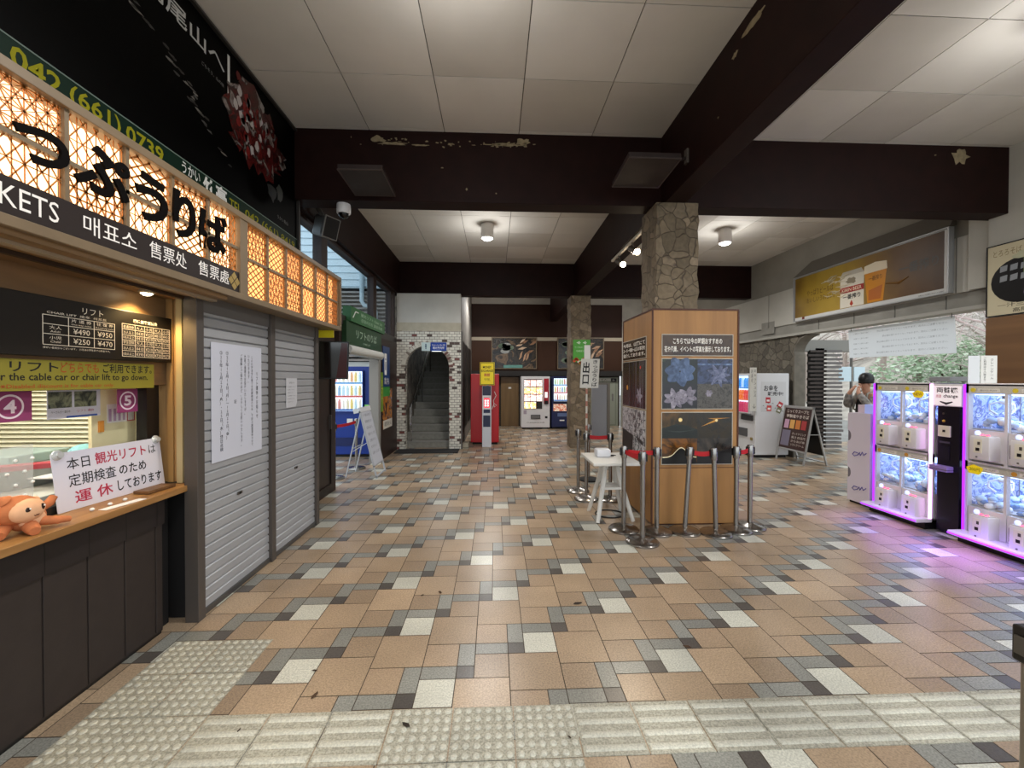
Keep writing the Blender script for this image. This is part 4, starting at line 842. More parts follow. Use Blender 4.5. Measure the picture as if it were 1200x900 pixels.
mb = MB(); mb.tube([(-2.15, 5.3, 3.7), (-2.2, 5.25, 3.8), (-2.3, 5.15, 3.85)], .03, mat('#4a4744')); mb.build('bracket', t)
def downlight(x, y, label, power):
    t = thing('ceiling_light', label, 'light', (x, y, 4.49), 0, 'white cylinder ceiling lights'); mb = MB(); mb.lathe([(.1, .0), (.1, -.015), (.115, -.02), (.115, -.25), (.1, -.27)], (x, y, 4.488), WHITE, 24); mb.build('housing', t, True)
    mb = MB(); mb.lathe([(.098, -.262), (.07, -.29), (.02, -.3)], (x, y, 4.488), mat('#ffffff', .4, emit=9), 20); mb.build('bulb', t, True)
    lamp('POINT', (x, y, 4.05), power*.11, (1, .98, .95), .1, name='ceiling_fill', parent=t)  # extra point light added under the fitting to brighten the ceiling
    lamp('SPOT', (x, y, 4.17), power, (1, .975, .945), .12, spot=2.75, name='downlight', parent=t, blend=.5)
for x, y, lab in ((-.13, 7.55, 'white cylinder ceiling light over the middle bay left of the pillar'), (4.32, 7.6, 'white cylinder ceiling light over the right bay beyond the near beam'), (-.25, 2.7, 'white cylinder ceiling light over the near bay by the billboard'), (4.3, 2.95, 'added white cylinder fill light over the near right bay above the crane machines'), (-.13, 12.2, 'added white cylinder fill light over the rear bay above the far drinks machines'), (4.3, 12.2, 'added white cylinder fill light over the rear right bay'), (-.25, .2, 'added white cylinder fill light behind the photographer on the left'), (4.3, .2, 'added white cylinder fill light behind the photographer on the right')): downlight(x, y, lab, DOWNLIGHT_W*(1.7 if y > 12 else 1.25 if y > 7 else 1))  # near-right, rear and behind-camera lights are out of view, added as fill
t = thing('track_light', 'ceiling track with two glowing spotlights on the lengthwise beam behind the near pillar', 'light', (2.05, 6.1, 3.69)); mb = MB(); mb.box(1.98, 5.25, 3.655, 2.02, 6.95, 3.69, mat('#cfc7b8', .4)); mb.build('rail', t)
for y, z in ((6.6, 3.5), (5.95, 3.5)):
    mb = MB(); mb.tube([(2.0, y, 3.66), (2.02, y, 3.58)], .012, mat('#5b534b')); mb.tube([(2.0, y+.09, 3.6), (2.04, y-.08, 3.5)], [.04, .05], mat('#4e463e', .4), 14); sp = mb.build('spotlight', t, True)
    mb = MB(); mb.ball((2.045, y-.085, 3.497), (.047, .03, .047), mat('#ffe9c4', .4, emit=14), 14, 9); mb.build('bulb', sp, True); lamp('SPOT', (2.06, y-.14, 3.47), TRACK_W, (1, .88, .7), .05, rotx=-.75, spot=1.9, name='track_spot', parent=t)

# ================================================================== STAIR TOWER THINGS
t = thing('handrail', 'steel handrail climbing the stairs inside the brick arch', 'handrail', (-1.98, 10.1, 0)); mb = MB(); mb.tube([(-2.02, 10.0, .55), (-2.02, 10.0, .98), (-2.0, 10.3, 1.12), (-1.98, 13.3, 3.1)], .02, STEEL, 10); mb.build('rail', t, True)
for y, z in ((10.05, .17), (11.6, 1.0), (13.0, 1.9)): mb = MB(); mb.tube([(-2.0, y, z), (-2.0, y, z+.9)], .014, STEEL, 8); mb.build('post', t)
t = thing('direction_sign', 'blue sign with white lettering above the brick arch', 'sign', (-1.22, 9.85, 2.5)); M = on_far(9.83); mb = MB(M); mb.box(-1.5, 2.33, -.01, -1.13, 2.53, .01, mat('#143f9c', .4)); mb.build('panel', t); mb = MB(M); mb.text('Stairs to the lift', -1.47, 2.45, -1.16, 2.49, .011, WHITE); mb.text('観光案内所', -1.45, 2.37, -1.18, 2.43, .011, WHITE, bold=.015); mb.build('lettering', t)
t = thing('pictogram_sign', 'small white figure sign beside the blue sign over the arch', 'sign', (-1.62, 9.85, 2.4)); mb = MB(M); mb.box(-1.71, 2.33, -.01, -1.515, 2.53, .008, mat('#c6d8d8', .4)); mb.build('panel', t); mb = MB(M); PB = mat('#2d4a66'); mb.disc(-1.612, 2.485, .014, .008, .01, PB, 12); mb.box(-1.628, 2.42, .008, -1.597, 2.468, .01, PB); mb.box(-1.624, 2.37, .008, -1.614, 2.42, .01, PB); mb.box(-1.61, 2.37, .008, -1.6, 2.42, .01, PB); mb.build('figure', t)
tag(MB().box(-2.25, 9.3, .001, -.82, 9.84, .014, mat('#2d2d2e', .9, noise=.2, nscale=60)).build('floor_mat', origin=(-1.55, 9.55, 0)), 'dark floor mat in front of the brick arch stairs', 'mat')
mb = MB(); mb.lathe([(.04, 0), (.06, .03), (.05, .08), (.02, .1)], (-.86, 9.9, 3.7-.1+.0), mat('#b9b2a5')); mb.build('sensor_body') if False else None
t = thing('fire_door_box', 'grey box with dark frame on the tower side wall next to the red machine', 'box', (-.7, 9.98, 0)); mb = MB(); mb.box(-.76, 9.98, .0, -.62, 10.3, .12, mat('#8d8676', .6), .01); mb.build('body', t); mb = MB(); mb.box(-.755, 9.97, .02, -.63, 9.982, .1, mat('#a49c8a')); mb.build('lid', t)

# ---- red machine with pay tower
t = thing('red_machine', 'plain red vending machine standing sideways right of the brick arch', 'vending machine', (-.24, 10.9, 0)); M = on_far(10.55)
RM = mat('#b5121a', .3); mb = MB(M); mb.box(-.6, .05, -.75, .12, 1.8, 0, RM, .012); mb.build('body', t); mb = MB(M); mb.box(-.55, 0, -.7, .08, .06, -.03, BLACKM); mb.build('plinth', t)
mb = MB(M); mb.tube([(-.06, .9, .004), (.0, 1.05, .004), (.06, 1.0, .004), (.0, .95, .004), (-.02, 1.12, .004), (.05, 1.25, .004), (.0, 1.35, .004)], .008, WHITE, 6); mb.build('swirl_mark', t)
t = thing('payment_tower', 'slim white payment tower with red screen in front of the red machine', 'machine', (-.18, 10.2, 0)); M = on_far(10.1)
mb = MB(M); mb.box(-.295, 0, -.28, -.07, 1.5, 0, mat('#c9cbd2', .35), .01); mb.build('body', t)
mb = MB(M); mb.box(-.285, 1.27, 0, -.08, 1.5, .006, mat('#171b3a', .3)); mb.build('dark_panel', t); mb = MB(M); mb.box(-.27, .5, 0, -.095, .78, .008, mat('#1a2140', .3), .004); mb.build('dark_panel', t); mb = MB(M); mb.box(-.26, .84, 0, -.1, .93, .006, mat('#1d2445', .3)); mb.build('dark_panel', t)
mb = MB(M); mb.rectring(-.28, .93, -.085, 1.25, .02, 0, .02, WHITE); mb.box(-.25, .97, .0, -.115, 1.2, .01, mat('#d62a38', .3, emit=1.2)); mb.build('screen', t); mb = MB(M)
for k in range(3):
    for j in range(2): mb.box(-.235+j*.06, 1.0+k*.06, .01, -.195+j*.06, 1.04+k*.06, .012, mat('#ffe9e9', .4, emit=1))
mb.build('screen_key', t)
t = thing('exchange_sign', 'yellow money exchange sign standing on the white payment tower', 'sign', (-.18, 10.2, 1.5)); mb = MB(M); mb.box(-.35, 1.52, -.1, .005, 2.08, -.07, mat('#d9c11e', .4, emit=.15)); mb.box(-.2, 1.49, -.1, -.14, 1.53, -.08, STEELD); mb.build('panel', t); mb = MB(M); mb.rectring(-.34, 1.53, -.005, 2.07, .012, -.069, -.066, INK); mb.text('MONEY', -.28, 1.93, -.07, 1.99, -.068, INK, bold=.02); mb.text('EXCHANGE', -.32, 1.84, -.03, 1.9, -.068, INK, bold=.02); mb.text('両替', -.25, 1.73, -.1, 1.81, -.068, INKR, bold=.02); mb.text('千円札', -.25, 1.62, -.1, 1.69, -.068, INK); mb.build('lettering', t)

# ---- far machines
M = on_far(13.75, .9); t = thing('snack_machine', 'white snack vending machine with lit product pictures against the far wall', 'vending machine', (1.4, 14, 0)); WB2 = mat('#d6d5d6', .35)
mb = MB(M); mb.box(0, .05, -.6, .96, 1.76, 0, WB2, .015); mb.build('body', t); mb = MB(M); mb.box(.04, 0, -.55, .92, .06, -.04, BLACKM); mb.build('plinth', t)
mb = MB(M); mb.box(.09, .68, 0, .7, 1.67, .01, mat('#26221f', .4)); mb.build('picture_board', t)
for r in range(4):
    for c in range(3):
        if r == 0 and c == 2: continue
        x = .1+c*.205; z = .69+r*.245; mb = MB(M); mb.box(x, z, .01, x+.185, z+.215, .02, photo(('#fff6e0', '#ffe7b0', '#f3b04a', '#ffffff', '#e8dcd0') if r in (0, 2) else ('#ffffff', '#f3efe9', '#d98a7a', '#ffffff', '#e9e3dc'), 9, r*3+c, emit=1.1)); mb.build('product_picture', t)
mb = MB(M); mb.box(.76, .85, 0, .92, 1.69, .012, mat('#a8182a', .3)); mb.box(.79, 1.05, .012, .88, 1.24, .02, mat('#f2f2f2', .4, emit=.5)); mb.box(.78, .83, .01, .9, .95, .03, BLACK); mb.build('payment_panel', t)
mb = MB(M); mb.box(.32, .34, 0, .64, .48, .02, mat('#3d3c3c', .4), .006); mb.box(.34, .36, .02, .62, .46, .022, mat('#6a6866')); mb.build('hatch', t); mb = MB(M); mb.box(.08, .5, 0, .18, .63, .004, mat('#a59aa8')); mb.box(.8, .36, 0, .88, .43, .006, BLACK); mb.text('冷凍自動販売機', .18, .2, .78, .24, .002, mat('#7a7777')); mb.build('lettering', t)
t = vending('drinks_machine', 'navy drinks vending machine half hidden by the far stone pillar', on_far(13.75, 1.92), .95, 1.76, .6, mat('#131c4a', .35), (.06, .93, .8, 1.7), 3, (2.4, 14, 0), nper=9); M = on_far(13.75, 1.92)
mb = MB(M); mb.box(.06, .6, 0, .5, .84, .01, photo(('#e9c9a0', '#c9573a', '#efe3c9', '#a83a2a'), 9, 4, emit=.3)); mb.build('product_picture', t); mb = MB(M); mb.box(.2, .42, 0, .6, .53, .02, mat('#5d6d96', .4)); mb.build('hatch', t); mb = MB(M); mb.box(.27, .27, 0, .43, .31, .003, WHITE); mb.build('name_plate', t)
# pictures on the far wall
def wallpic(x0, x1, label, seed):
    t = thing('wall_poster', label, 'poster', (x0, 14.36, 2.02)); M = on_far(14.38); mb = MB(M); mb.box(x0, 2.02, -.02, x1, 3.12, .02, photo(('#060505', '#12100d', '#33291d', '#0d0b09', '#6b543c', '#1a1510'), 2.6, seed)); mb.build('sheet', t)
    mb = MB(M); R = random.Random(seed)
    for k in range(5): cx = R.uniform(x0+.2, x0+.7); cz = R.uniform(2.3, 2.9); mb.prism([(cx+.16*math.cos(2*PI*i/14), cz+.09*math.sin(2*PI*i/14)) for i in range(14)], .02, .022, mat(R.choice(('#8b8d8a', '#5f6d5b', '#b0aa98', '#3d4d3b')), .4))
    for k in range(9): cx = R.uniform(x0+.9, x1-.1); cz = R.uniform(2.35, 3.0); a = R.uniform(.2, 1.2); dx, dz = .17*math.cos(a), .17*math.sin(a); mb.prism([(cx-dx, cz-dz), (cx-dx*.2+.03, cz-dz*.2-.04), (cx+dx, cz+dz), (cx+dx*.2-.03, cz+dz*.2+.04)], .02, .022, mat(R.choice(('#b08a6d', '#8a6549', '#c4a78c')), .4))
    mb.box(x0+.42, 2.06, .02, x1-.5, 2.16, .022, mat('#5d8f86')); mb.build('food_picture', t); mb = MB(M); mb.rectring(x0, 2.02, x1, 3.12, .03, .0, .03, mat('#6a5a45')); mb.build('frame', t)
wallpic(-.1, 1.48, 'dark food poster on the far brown wall above the snack machine', 5); wallpic(2.2, 3.85, 'dark food poster on the far brown wall behind the green pillar sign', 8)
t = thing('pillar_sign', 'green sign with white symbols fixed on the far stone pillar', 'sign', (2.1, 9.9, 2.3)); M = on_far(9.915); mb = MB(M); mb.box(1.9, 2.08, -.01, 2.32, 2.62, .012, mat('#4c9a35', .45)); mb.build('panel', t)
mb = MB(M); GW = mat('#d9e8cf', .5)
for x in (2.02, 2.17): mb.prism([(x-.04, 2.55), (x+.04, 2.51), (x+.04, 2.59)], .012, .014, GW); mb.box(x, 2.54, .012, x+.06, 2.56, .014, GW)
mb.text('ケーブルカーのりば', 1.94, 2.42, 2.28, 2.46, .013, GW); mb.text('CABLE CAR', 1.98, 2.33, 2.24, 2.37, .013, GW); mb.build('lettering', t)
mb = MB(M)
for k in range(14): x = 1.93+k*.027; mb.disc(x, 2.11+.05*math.sin(k*.9), .035, .012, .016, mat(random.choice(('#d98a2a', '#c2502a', '#e8c23a', '#efe6d0')), .5), 10)
mb.build('autumn_leaves', t)
t = thing('exit_plate', 'small black and white exit plate over the pale far door', 'sign', (4.1, 14.6, 1.75)); M = on_far(14.57); mb = MB(M); mb.box(3.62, 1.6, 0, 4.35, 1.7, .02, mat('#c9cbc2', .5)); mb.box(4.15, 1.58, .02, 4.35, 1.7, .025, BLACK); mb.build('panel', t); mb = MB(M); mb.text('お手洗い', 3.68, 1.62, 4.1, 1.68, .021, INK); mb.text('←', 4.2, 1.61, 4.3, 1.67, .026, WHITE); mb.build('lettering', t)
t = thing('standing_panel', 'tall grey glossy panel with a side post standing beyond the white folding table', 'panel', (3.0, 11.6, 0)); M = on_far(11.6); mb = MB(M); mb.box(2.76, .03, -.03, 3.2, 1.52, 0, mat('#8f9196', .45)); mb.build('panel', t); mb = MB(M); mb.box(3.2, 0, -.05, 3.28, 1.56, .02, mat('#6d675d', .4, .3)); mb.build('post', t); mb = MB(M); mb.box(2.7, 0, -.25, 3.3, .03, .25, STEELD); mb.build('foot', t); mb = MB(M); mb.box(2.74, 1.52, -.04, 3.2, 1.58, .01, mat('#77736b')); mb.build('top_rail', t)

# ================================================================== PHOTO KIOSK ROUND THE PILLAR
t = thing('photo_kiosk', 'square tan display kiosk with photo posters built round the near stone pillar', 'display stand', (2.29, 5.13, 0))
KW = wood('#93683a', '#a97a45', 'z', 2.2, .5); KT = mat('#4a2617', .5); x0, x1, y0, y1, h = 1.79, 2.785, 4.61, 5.66, 2.45
for nm, a in (('front_panel', (x0, y0, .02, x1, y0+.02, h)), ('left_panel', (x0, y0+.02, .02, x0+.02, y1-.02, h)), ('right_panel', (x1-.02, y0+.02, .02, x1, y1-.02, h)), ('rear_panel', (x0, y1-.02, .02, x1, y1, h))): mb = MB(); mb.box(*a, KW); mb.build(nm, t)
mb = MB()
for a, b, c, d in ((x0, y0, x1, y0+.05), (x0, y1-.05, x1, y1), (x0, y0+.05, x0+.05, y1-.05), (x1-.05, y0+.05, x1, y1-.05)): mb.box(a-.006, b-.006, h, c+.006, d+.006, h+.018, KT)
mb.build('top_trim', t)
for a, b in ((x0, y0), (x1, y0), (x0, y1), (x1, y1)): mb = MB(); mb.box(a-.008, b-.008, .02, a+.008, b+.008, h, KT); mb.build('corner_trim', t)
mb = MB(); mb.box(x0+.03, y0+.03, 0, x1-.03, y1-.03, .03, KT) if False else None
for a in ((x0+.02, y0+.02, 0, x1-.02, y0+.05, .03), (x0+.02, y1-.05, 0, x1-.02, y1-.02, .03), (x0+.02, y0+.05, 0, x0+.05, y1-.05, .03), (x1-.05, y0+.05, 0, x1-.02, y1-.05, .03)): mb.box(*a, KT)
mb.build('plinth', t)
mb = MB(on_far(y0)); mb.box(x0, .655, 0, x1, .662, .002, KT); mb.build('seam', t)
EDGE = mat('#b9b2a4', .4)
def kposter(M, cells, name, x0, z0, x1, z1, label, title=None, extra=None):
    t = thing(name, label, 'poster', M @ Vector((x0, z0, 0))); mb = MB(M); mb.box(x0, z0, 0, x1, z1, .008, EDGE); mb.build('backing', t)
    nx, nz = len(cells[0]), len(cells); w = (x1-x0-.016)/nx; hh = (z1-z0-.016)/nz
    for r in range(nz):
        for c in range(nx): mb = MB(M); a, b = x0+.008+w*c, z1-.008-hh*(r+1); mb.box(a, b, .008, a+w, b+hh, .0095, cells[r][c]); (extra(mb, r, c, a, b, w, hh) if extra else None); mb.build('photograph' if not title else 'sheet', t)
    if title:
        mb = MB(M); TW_ = mat('#efe9df', .5); n = len(title)
        for k, s in enumerate(title): q = (z1-z0-.06)/n; zz = z1-.03-q*(k+1); mb.text(s, x0+.03+(.1 if len(s) < 17 and n == 2 else 0), zz+q*.12, x1-.03-(.1 if len(s) < 17 and n == 2 else 0), zz+q*.88, .0105, TW_, bold=.015)
        mb.build('lettering', t)
    return t
MF = on_far(y0-.001); ML = frame((x0-.001, 0, 0), (0, -1, 0), (0, 0, 1))
TBR = photo(('#26140c', '#2f1a10', '#46301a', '#28170e'), 3, 2)
kposter(MF, [[TBR]], 'poster', 1.893, 1.93, 2.722, 2.178, 'brown title board with white writing heading the kiosk front', ('こちらでは今の時期おすすめの', '花や風景、イベントの写真を展示しております。'))
kposter(ML, [[TBR]], 'poster', -5.66+.005, 1.915, -4.785, 2.175, 'brown title board with white writing heading the kiosk left side', ('今月は、山麓にて', 'コース一号路～山頂の草花を', '紹介しております。'))
def petals(mb, cx, cz, n, l, w, m, ph=0, z=.0096):
    for i in range(n):
        a = ph+2*PI*i/n+random.uniform(-.2, .2); d = Vector((math.cos(a), math.sin(a))); e = Vector((-d.y, d.x)); c = Vector((cx, cz)); pts = []
        for k in range(10):
            q = k/10*2*PI; pts.append(c+d*(l*.55+l*.5*math.cos(q))+e*(w*math.sin(q)*(1.1-.4*math.cos(q))))
        mb.prism([(p.x, p.y) for p in pts], z, z+.0004+.0001*i, random.choice(m))
BLUE = [photo(('#26344f', '#3f5273', '#5a6f94'), 14, 51), photo(('#2c3c5a', '#4a5f84', '#6f84a8'), 12, 52), photo(('#1f2c46', '#394d6f', '#50658a'), 16, 53)]; LIL = [photo(('#4f4a55', '#7d7683', '#9a939f'), 18, 54), photo(('#5d5763', '#8b8490', '#aaa3ae'), 16, 55), photo(('#46414c', '#6b6571', '#8a8390'), 20, 56)]
def ex1(mb, r, c, a, b, w, hh):
    if (r, c) == (0, 0): petals(mb, a+w*.5, b+hh*.5, 7, w*.42, w*.15, BLUE, .3)
    if (r, c) == (1, 0): petals(mb, a+w*.35, b+hh*.4, 7, w*.3, w*.07, LIL, 0); petals(mb, a+w*.72, b+hh*.5, 7, w*.28, w*.07, LIL, .5)
    if (r, c) == (0, 1): mb.box(a, b+hh*.75, .0095, a+w, b+hh*.82, .0099, BLUE[1]); petals(mb, a+w*.6, b+hh*.35, 9, w*.33, w*.05, [photo(('#2d3350', '#4a5170', '#6b7088'), 20, 57), photo(('#39405c', '#5b6180', '#7d829a'), 22, 58)], 0)
    if (r, c) == (1, 1): petals(mb, a+w*.33, b+hh*.62, 6, w*.1, w*.04, LIL, 0); mb.disc(a+w*.33, b+hh*.55, w*.05, .0095, .0098, mat('#3a2a22'), 10)
kposter(MF, [[photo(('#0b0f0d', '#131c18', '#0a0e12', '#26331f'), 5, 11), photo(('#1f2740', '#38466a', '#161c30', '#4e5570'), 9, 12)], [photo(('#0e0d12', '#1a181f', '#0a090c'), 5, 13), photo(('#1e1b18', '#3d3933', '#55504a', '#171513'), 26, 14)]], 'poster', 1.893, 1.325, 2.722, 1.905, 'four-photo poster of blue and lilac flowers on the kiosk front', extra=ex1)
def ex2(mb, r, c, a, b, w, hh):
    GL = mat('#f0c878', .4); D1 = mat('#2c3230', .4)
    if r == 0 and c == 0: mb.disc(a+w*.52, b+hh*.72, .022, .0096, .01, mat('#ffdf96', .4), 16); mb.prism([(a, b+hh*.4), (a+w*.4, b+hh*.55), (a+w*.7, b+hh*.5), (a+w, b+hh*.36), (a+w, b), (a, b)], .0095, .0097, photo(('#0b0f0e', '#161c1a', '#222824'), 5, 61)); mb.prism([(a+w*.1, b+hh*.3), (a+w*.5, b+hh*.24), (a+w*.9, b+hh*.32), (a+w*.5, b+hh*.27)], .0097, .0099, mat('#39403c', .4))
    if r == 0 and c == 1: mb.disc(a+w*.55, b+hh*.7, .016, .0096, .01, mat('#ffe2a0', .4), 16); mb.prism([(a+w*.1, b+hh*.45), (a+w*.55, b+hh*.66), (a+w*.5, b+hh*.72)], .0096, .0099, mat('#c48a3a', .4)); mb.prism([(a+w*.3, b+hh*.78), (a+w*.95, b+hh*.8), (a+w*.5, b+hh*.73)], .0096, .0099, mat('#b07a34', .4))
    if r == 1 and c == 0:
        n = 16; q = [(a+w*(.02+.96*i/n), b+hh*(.28+.38*math.exp(-((i/n-.55)/.22)**2))) for i in range(n+1)]
        mb.prism([(a, b)]+q+[(a+w, b)], .0096, .0099, mat('#0c0b0a', .4)); mb.prism(q+[(x, z-.012) for x, z in q][::-1], .0099, .0101, mat('#efe0b8', .4))
    if r == 1 and c == 1: mb.prism([(a, b+hh*.5), (a+w*.4, b+hh*.42), (a+w, b+hh*.62), (a+w, b), (a, b)], .0096, .0099, mat('#141214', .4))
kposter(MF, [[photo(('#17120b', '#33260f', '#5a3f18', '#1d170d'), 2.6, 21), photo(('#0f1110', '#1f1e1a', '#2e2414', '#0f1111'), 2.6, 22)], [photo(('#4f3312', '#7d4c18', '#3a2610', '#99601f'), 5, 23), photo(('#2b2623', '#4a4038', '#1c1917', '#5c5047'), 2.6, 24)]], 'poster', 1.893, .695, 2.722, 1.295, 'four-photo poster of dark sunsets low on the kiosk front', extra=ex2)
def ex3(mb, r, c, a, b, w, hh):
    for k in range(5): x = a+w*random.random(); mb.prism([(x, b), (x+.012, b), (x+.016, b+hh), (x+.004, b+hh)], .0095, .0097, mat(random.choice(('#554d56', '#2b2430', '#6b6270')), .4))
    if c == 0: mb.disc(a+w*.45, b+hh*.42, .035, .0097, .01, mat('#c9862a', .4), 9)
    else: petals(mb, a+w*.5, b+hh*.25, 6, .11, .025, LIL, 0); mb.disc(a+w*.6, b+hh*.86, .02, .0097, .01, mat('#d93a2a', .4), 9)
kposter(ML, [[photo(('#100c0f', '#261d23', '#181216'), 8, 31), photo(('#170f13', '#33272e', '#0f0a0d', '#4d4049'), 9, 32)]], 'poster', -5.655, 1.305, -4.785, 1.9, 'purple-dark flower poster in the middle of the kiosk left side', extra=ex3)
def ex4(mb, r, c, a, b, w, hh):
    if c == 0: mb.prism([(a, b), (a+w*.95, b), (a+w, b+hh*.42), (a, b+hh*.5)], .0096, .0099, mat('#1b1a1c', .4))
    else: mb.prism([(a+w*.3, b+hh*.35), (a+w*.8, b+hh*.28), (a+w*.85, b+hh*.36), (a+w*.35, b+hh*.43)], .0096, .0099, mat('#3a383a', .4))
kposter(ML, [[photo(('#8f8d90', '#c4c2c4', '#6d6b6e', '#dedcdd'), 12, 41), photo(('#a8a6a8', '#3c3a3c', '#d5d3d4', '#6b696b'), 16, 42)]], 'poster', -5.655, .7, -4.785, 1.295, 'grey snowy photo poster low on the kiosk left side', extra=ex4)

# ---- barrier posts round the kiosk
PA, PB_, PC, PD, PE, PF, PG = (1.43, 4.49), (1.51, 4.13), (1.765, 4.40), (2.075, 4.40), (2.385, 4.33), (2.62, 4.42), (2.79, 4.385)
G_ = 'belt barrier posts round the photo kiosk'
PF = (2.66, 4.42); PG = (2.88, 4.52)
stanchion_tool('barrier post standing before the table corner, first of the row left of the kiosk', PA, PC, group=G_); stanchion_tool('foremost barrier post, nearest the camera, in front of the kiosk corner', PB_, PA, group=G_)
stanchion_tool('barrier post against the left front corner of the kiosk', PC, group=G_); stanchion_tool('barrier post before the kiosk front holding the left end of the short belt', PD, (PE[0]-.03, PE[1]), lean=.055, group=G_)
stanchion_tool('barrier post at the right end of the short belt before the kiosk front', PE, lean=-.03, group=G_); stanchion_tool('barrier post close to the right front corner of the kiosk', PF, PG, group=G_); stanchion_tool('last barrier post beside the right side of the kiosk', PG, group=G_)
G2 = 'belt barrier posts beyond the white table'
stanchion_tool('barrier post behind the white table carrying the exit sign pole', (1.275, 5.66), (1.6, 5.62), group=G2); stanchion_tool('barrier post behind the white table at the right end of its belt', (1.6, 5.62), group=G2)
stanchion_tool('barrier post partly hidden behind the exit sign post', (1.245, 6.06), group=G2); stanchion_tool('barrier post with a black base, farthest behind the white table', (1.56, 6.75), black=True, group=G2)
t = thing('exit_sign', 'tall white exit sign board with black vertical lettering on a thin pole', 'sign', (1.29, 5.7, 0)); mb = MB(); mb.tube([(1.29, 5.72, .0), (1.29, 5.72, 2.13)], .013, mat('#d3cfc6', .5), 10); mb.build('pole', t)
mb = MB()
for z in (.95, 1.12, 1.29, 1.46): mb.tube([(1.29, 5.72, z), (1.29, 5.72, z+.07)], .0145, mat('#b07a6a', .6), 10)
mb.build('tape_band', t); mb = MB(); mb.box(1.255, 5.7, 1.94, 1.335, 5.725, 2.14, WHITE); mb.build('top_block', t)
M = frame((1.19, 5.69, 1.545), (1, .05, 0), (.05, 0, 1)); mb = MB(M); mb.box(0, 0, -.012, .26, .405, 0, mat('#d9d7d0', .5)); bo = mb.build('board', t); mb = MB(M); mb.text('出口', .025, .05, .12, .36, .001, INK, vertical=True, bold=.025); mb.text('きっぷうりば', .155, .02, .24, .39, .001, INK, vertical=True, bold=.015); mb.text('←', .17, .36, .23, .395, .001, INK) if False else None; mb.build('lettering', bo)
# folding table
t = thing('folding_table', 'small white folding table with splayed legs left of the kiosk', 'table', (1.38, 4.9, 0)); TWH = mat('#d6d3cc', .45)
mb = MB(); mb.box(1.11, 4.56, .69, 1.66, 5.24, .725, TWH, .008); mb.build('tabletop', t, True)
for (x, y), (xt, yt) in zip(((1.2, 4.72), (1.2, 5.18), (1.63, 4.76), (1.6, 5.12)), ((1.32, 4.86), (1.32, 4.98), (1.46, 4.86), (1.46, 4.98))):
    mb = MB(); u = Vector((1, 0, 0)); mb.tube([(xt, yt, .69), (xt+(x-xt)*.15, yt+(y-yt)*.15, .5), (x, y, .0)], [.03, .032, .024], TWH, 8); mb.build('leg', t, True)
for z, q in ((.36, .55), (.64, .1)): mb = MB(); mb.box(1.29, 4.8, z, 1.5, 5.04, z+.03, TWH, .004); mb.build('brace', t)
t = thing('tissue_box', 'white plastic box standing on the white folding table', 'box', (1.31, 4.98, .725)); mb = MB(); mb.box(1.235, 4.9, .726, 1.405, 5.06, .82, mat('#dadbe0', .35), .018); mb.build('body', t, True); mb = MB(); mb.box(1.24, 4.905, .775, 1.40, 5.055, .779, mat('#b9bac2', .4)); mb.build('lid_seam', t)
mb = MB(); mb.tube([(1.45+.04*math.cos(a/9*PI), 5.0+.03*math.sin(a/9*PI), .73) for a in range(0, 15)], .005, BLACK, 8); tag(mb.build('spectacle_cord', origin=(1.45, 5.0, .726)), 'small looped black cord on the white folding table', 'cord')
mb = MB(); mb.tube([(1.42+.17*math.cos(2*PI*a/32), 5.02+.15*math.sin(2*PI*a/32), .008) for a in range(32)], .008, BLACK, 8); tag(mb.build('cable_loop', origin=(1.42, 5.02, .0)), 'black cable loop lying on the floor under the white table', 'cable')

# ================================================================== RIGHT SIDE
# lit beer billboard under the far right ceiling
t = thing('beer_billboard', 'golden framed beer advertisement with a can and a full glass high on the right wall', 'billboard', (6.3, 6.8, 2.85)); M = on_right(6.31) @ Matrix.Translation((0, .02, 0))
FRG = mat('#a7a8a8', .4, .3); a0, a1 = -8.45, -5.47
mb = MB(M); mb.box(a0, 2.85, -.05, a1, 3.77, 0, FRG, .004); mb.build('case', t)
mb = MB(M)
GB = photo(('#6b4a20', '#8a6426', '#a3842f', '#77542a'), .9, 3, detail=2, dist=.3); mb.box(a0+.03, 2.93, 0, a1-.08, 3.74, .003, printed_fade(('#6f5420', '#9a7f30', '#a3883a', '#8a6c38', '#674b2c', '#4d3826'), 8.42, 5.55)); mb.box(a0+.03, 2.865, 0, a1-.02, 2.93, .003, mat('#c9c9c6', .4)); mb.box(a1-.08, 2.93, 0, a1-.02, 3.74, .003, mat('#c9c9c6', .4)); mb.build('picture', t)
mb = MB(M); mb.rectring(a0, 2.85, a1, 3.77, .018, 0, .03, FRG); mb.build('frame', t)
mb = MB(M); mb.add([(a0+.2, 3.78, -.05), (a1+.02, 3.78, -.05), (a1+.02, 3.78, .03), (a0, 3.78, .03), (a0+.4, 4.02, -.05), (a1+.02, 4.02, -.05)], [(0, 1, 2, 3), (3, 2, 5, 4), (0, 3, 4), (1, 5, 2), (0, 4, 5, 1)], mat('#5f5a52', .7)); mb.build('hood', t)
mb = MB(M); Z = .004; c = -7.05
mb.box(c-.24, 2.94, .003, c+.24, 3.5, .006, mat('#d8d2c2', .3)); mb.prism([(c-.24, 3.5), (c+.24, 3.5), (c+.19, 3.58), (c-.19, 3.58)], .003, .006, mat('#bcb6a8', .3)); mb.box(c-.24, 3.2, .006, c+.24, 3.3, .008, mat('#9c2a24', .4)); mb.text('KIRIN BEER', c-.2, 3.22, c+.2, 3.28, .009, mat('#e9dcc0')); mb.text('一番搾り', c-.18, 3.08, c+.18, 3.17, .008, INK, bold=.02)
blob(mb, c, 3.4, .14, .07, .007, mat('#8f8570', .4), 16, .5); mb.prism([(c, 3.06), (c-.035, 2.99), (c, 2.95), (c+.035, 2.99)], .007, .009, mat('#b03a24', .4)); mb.build('can_picture', t)
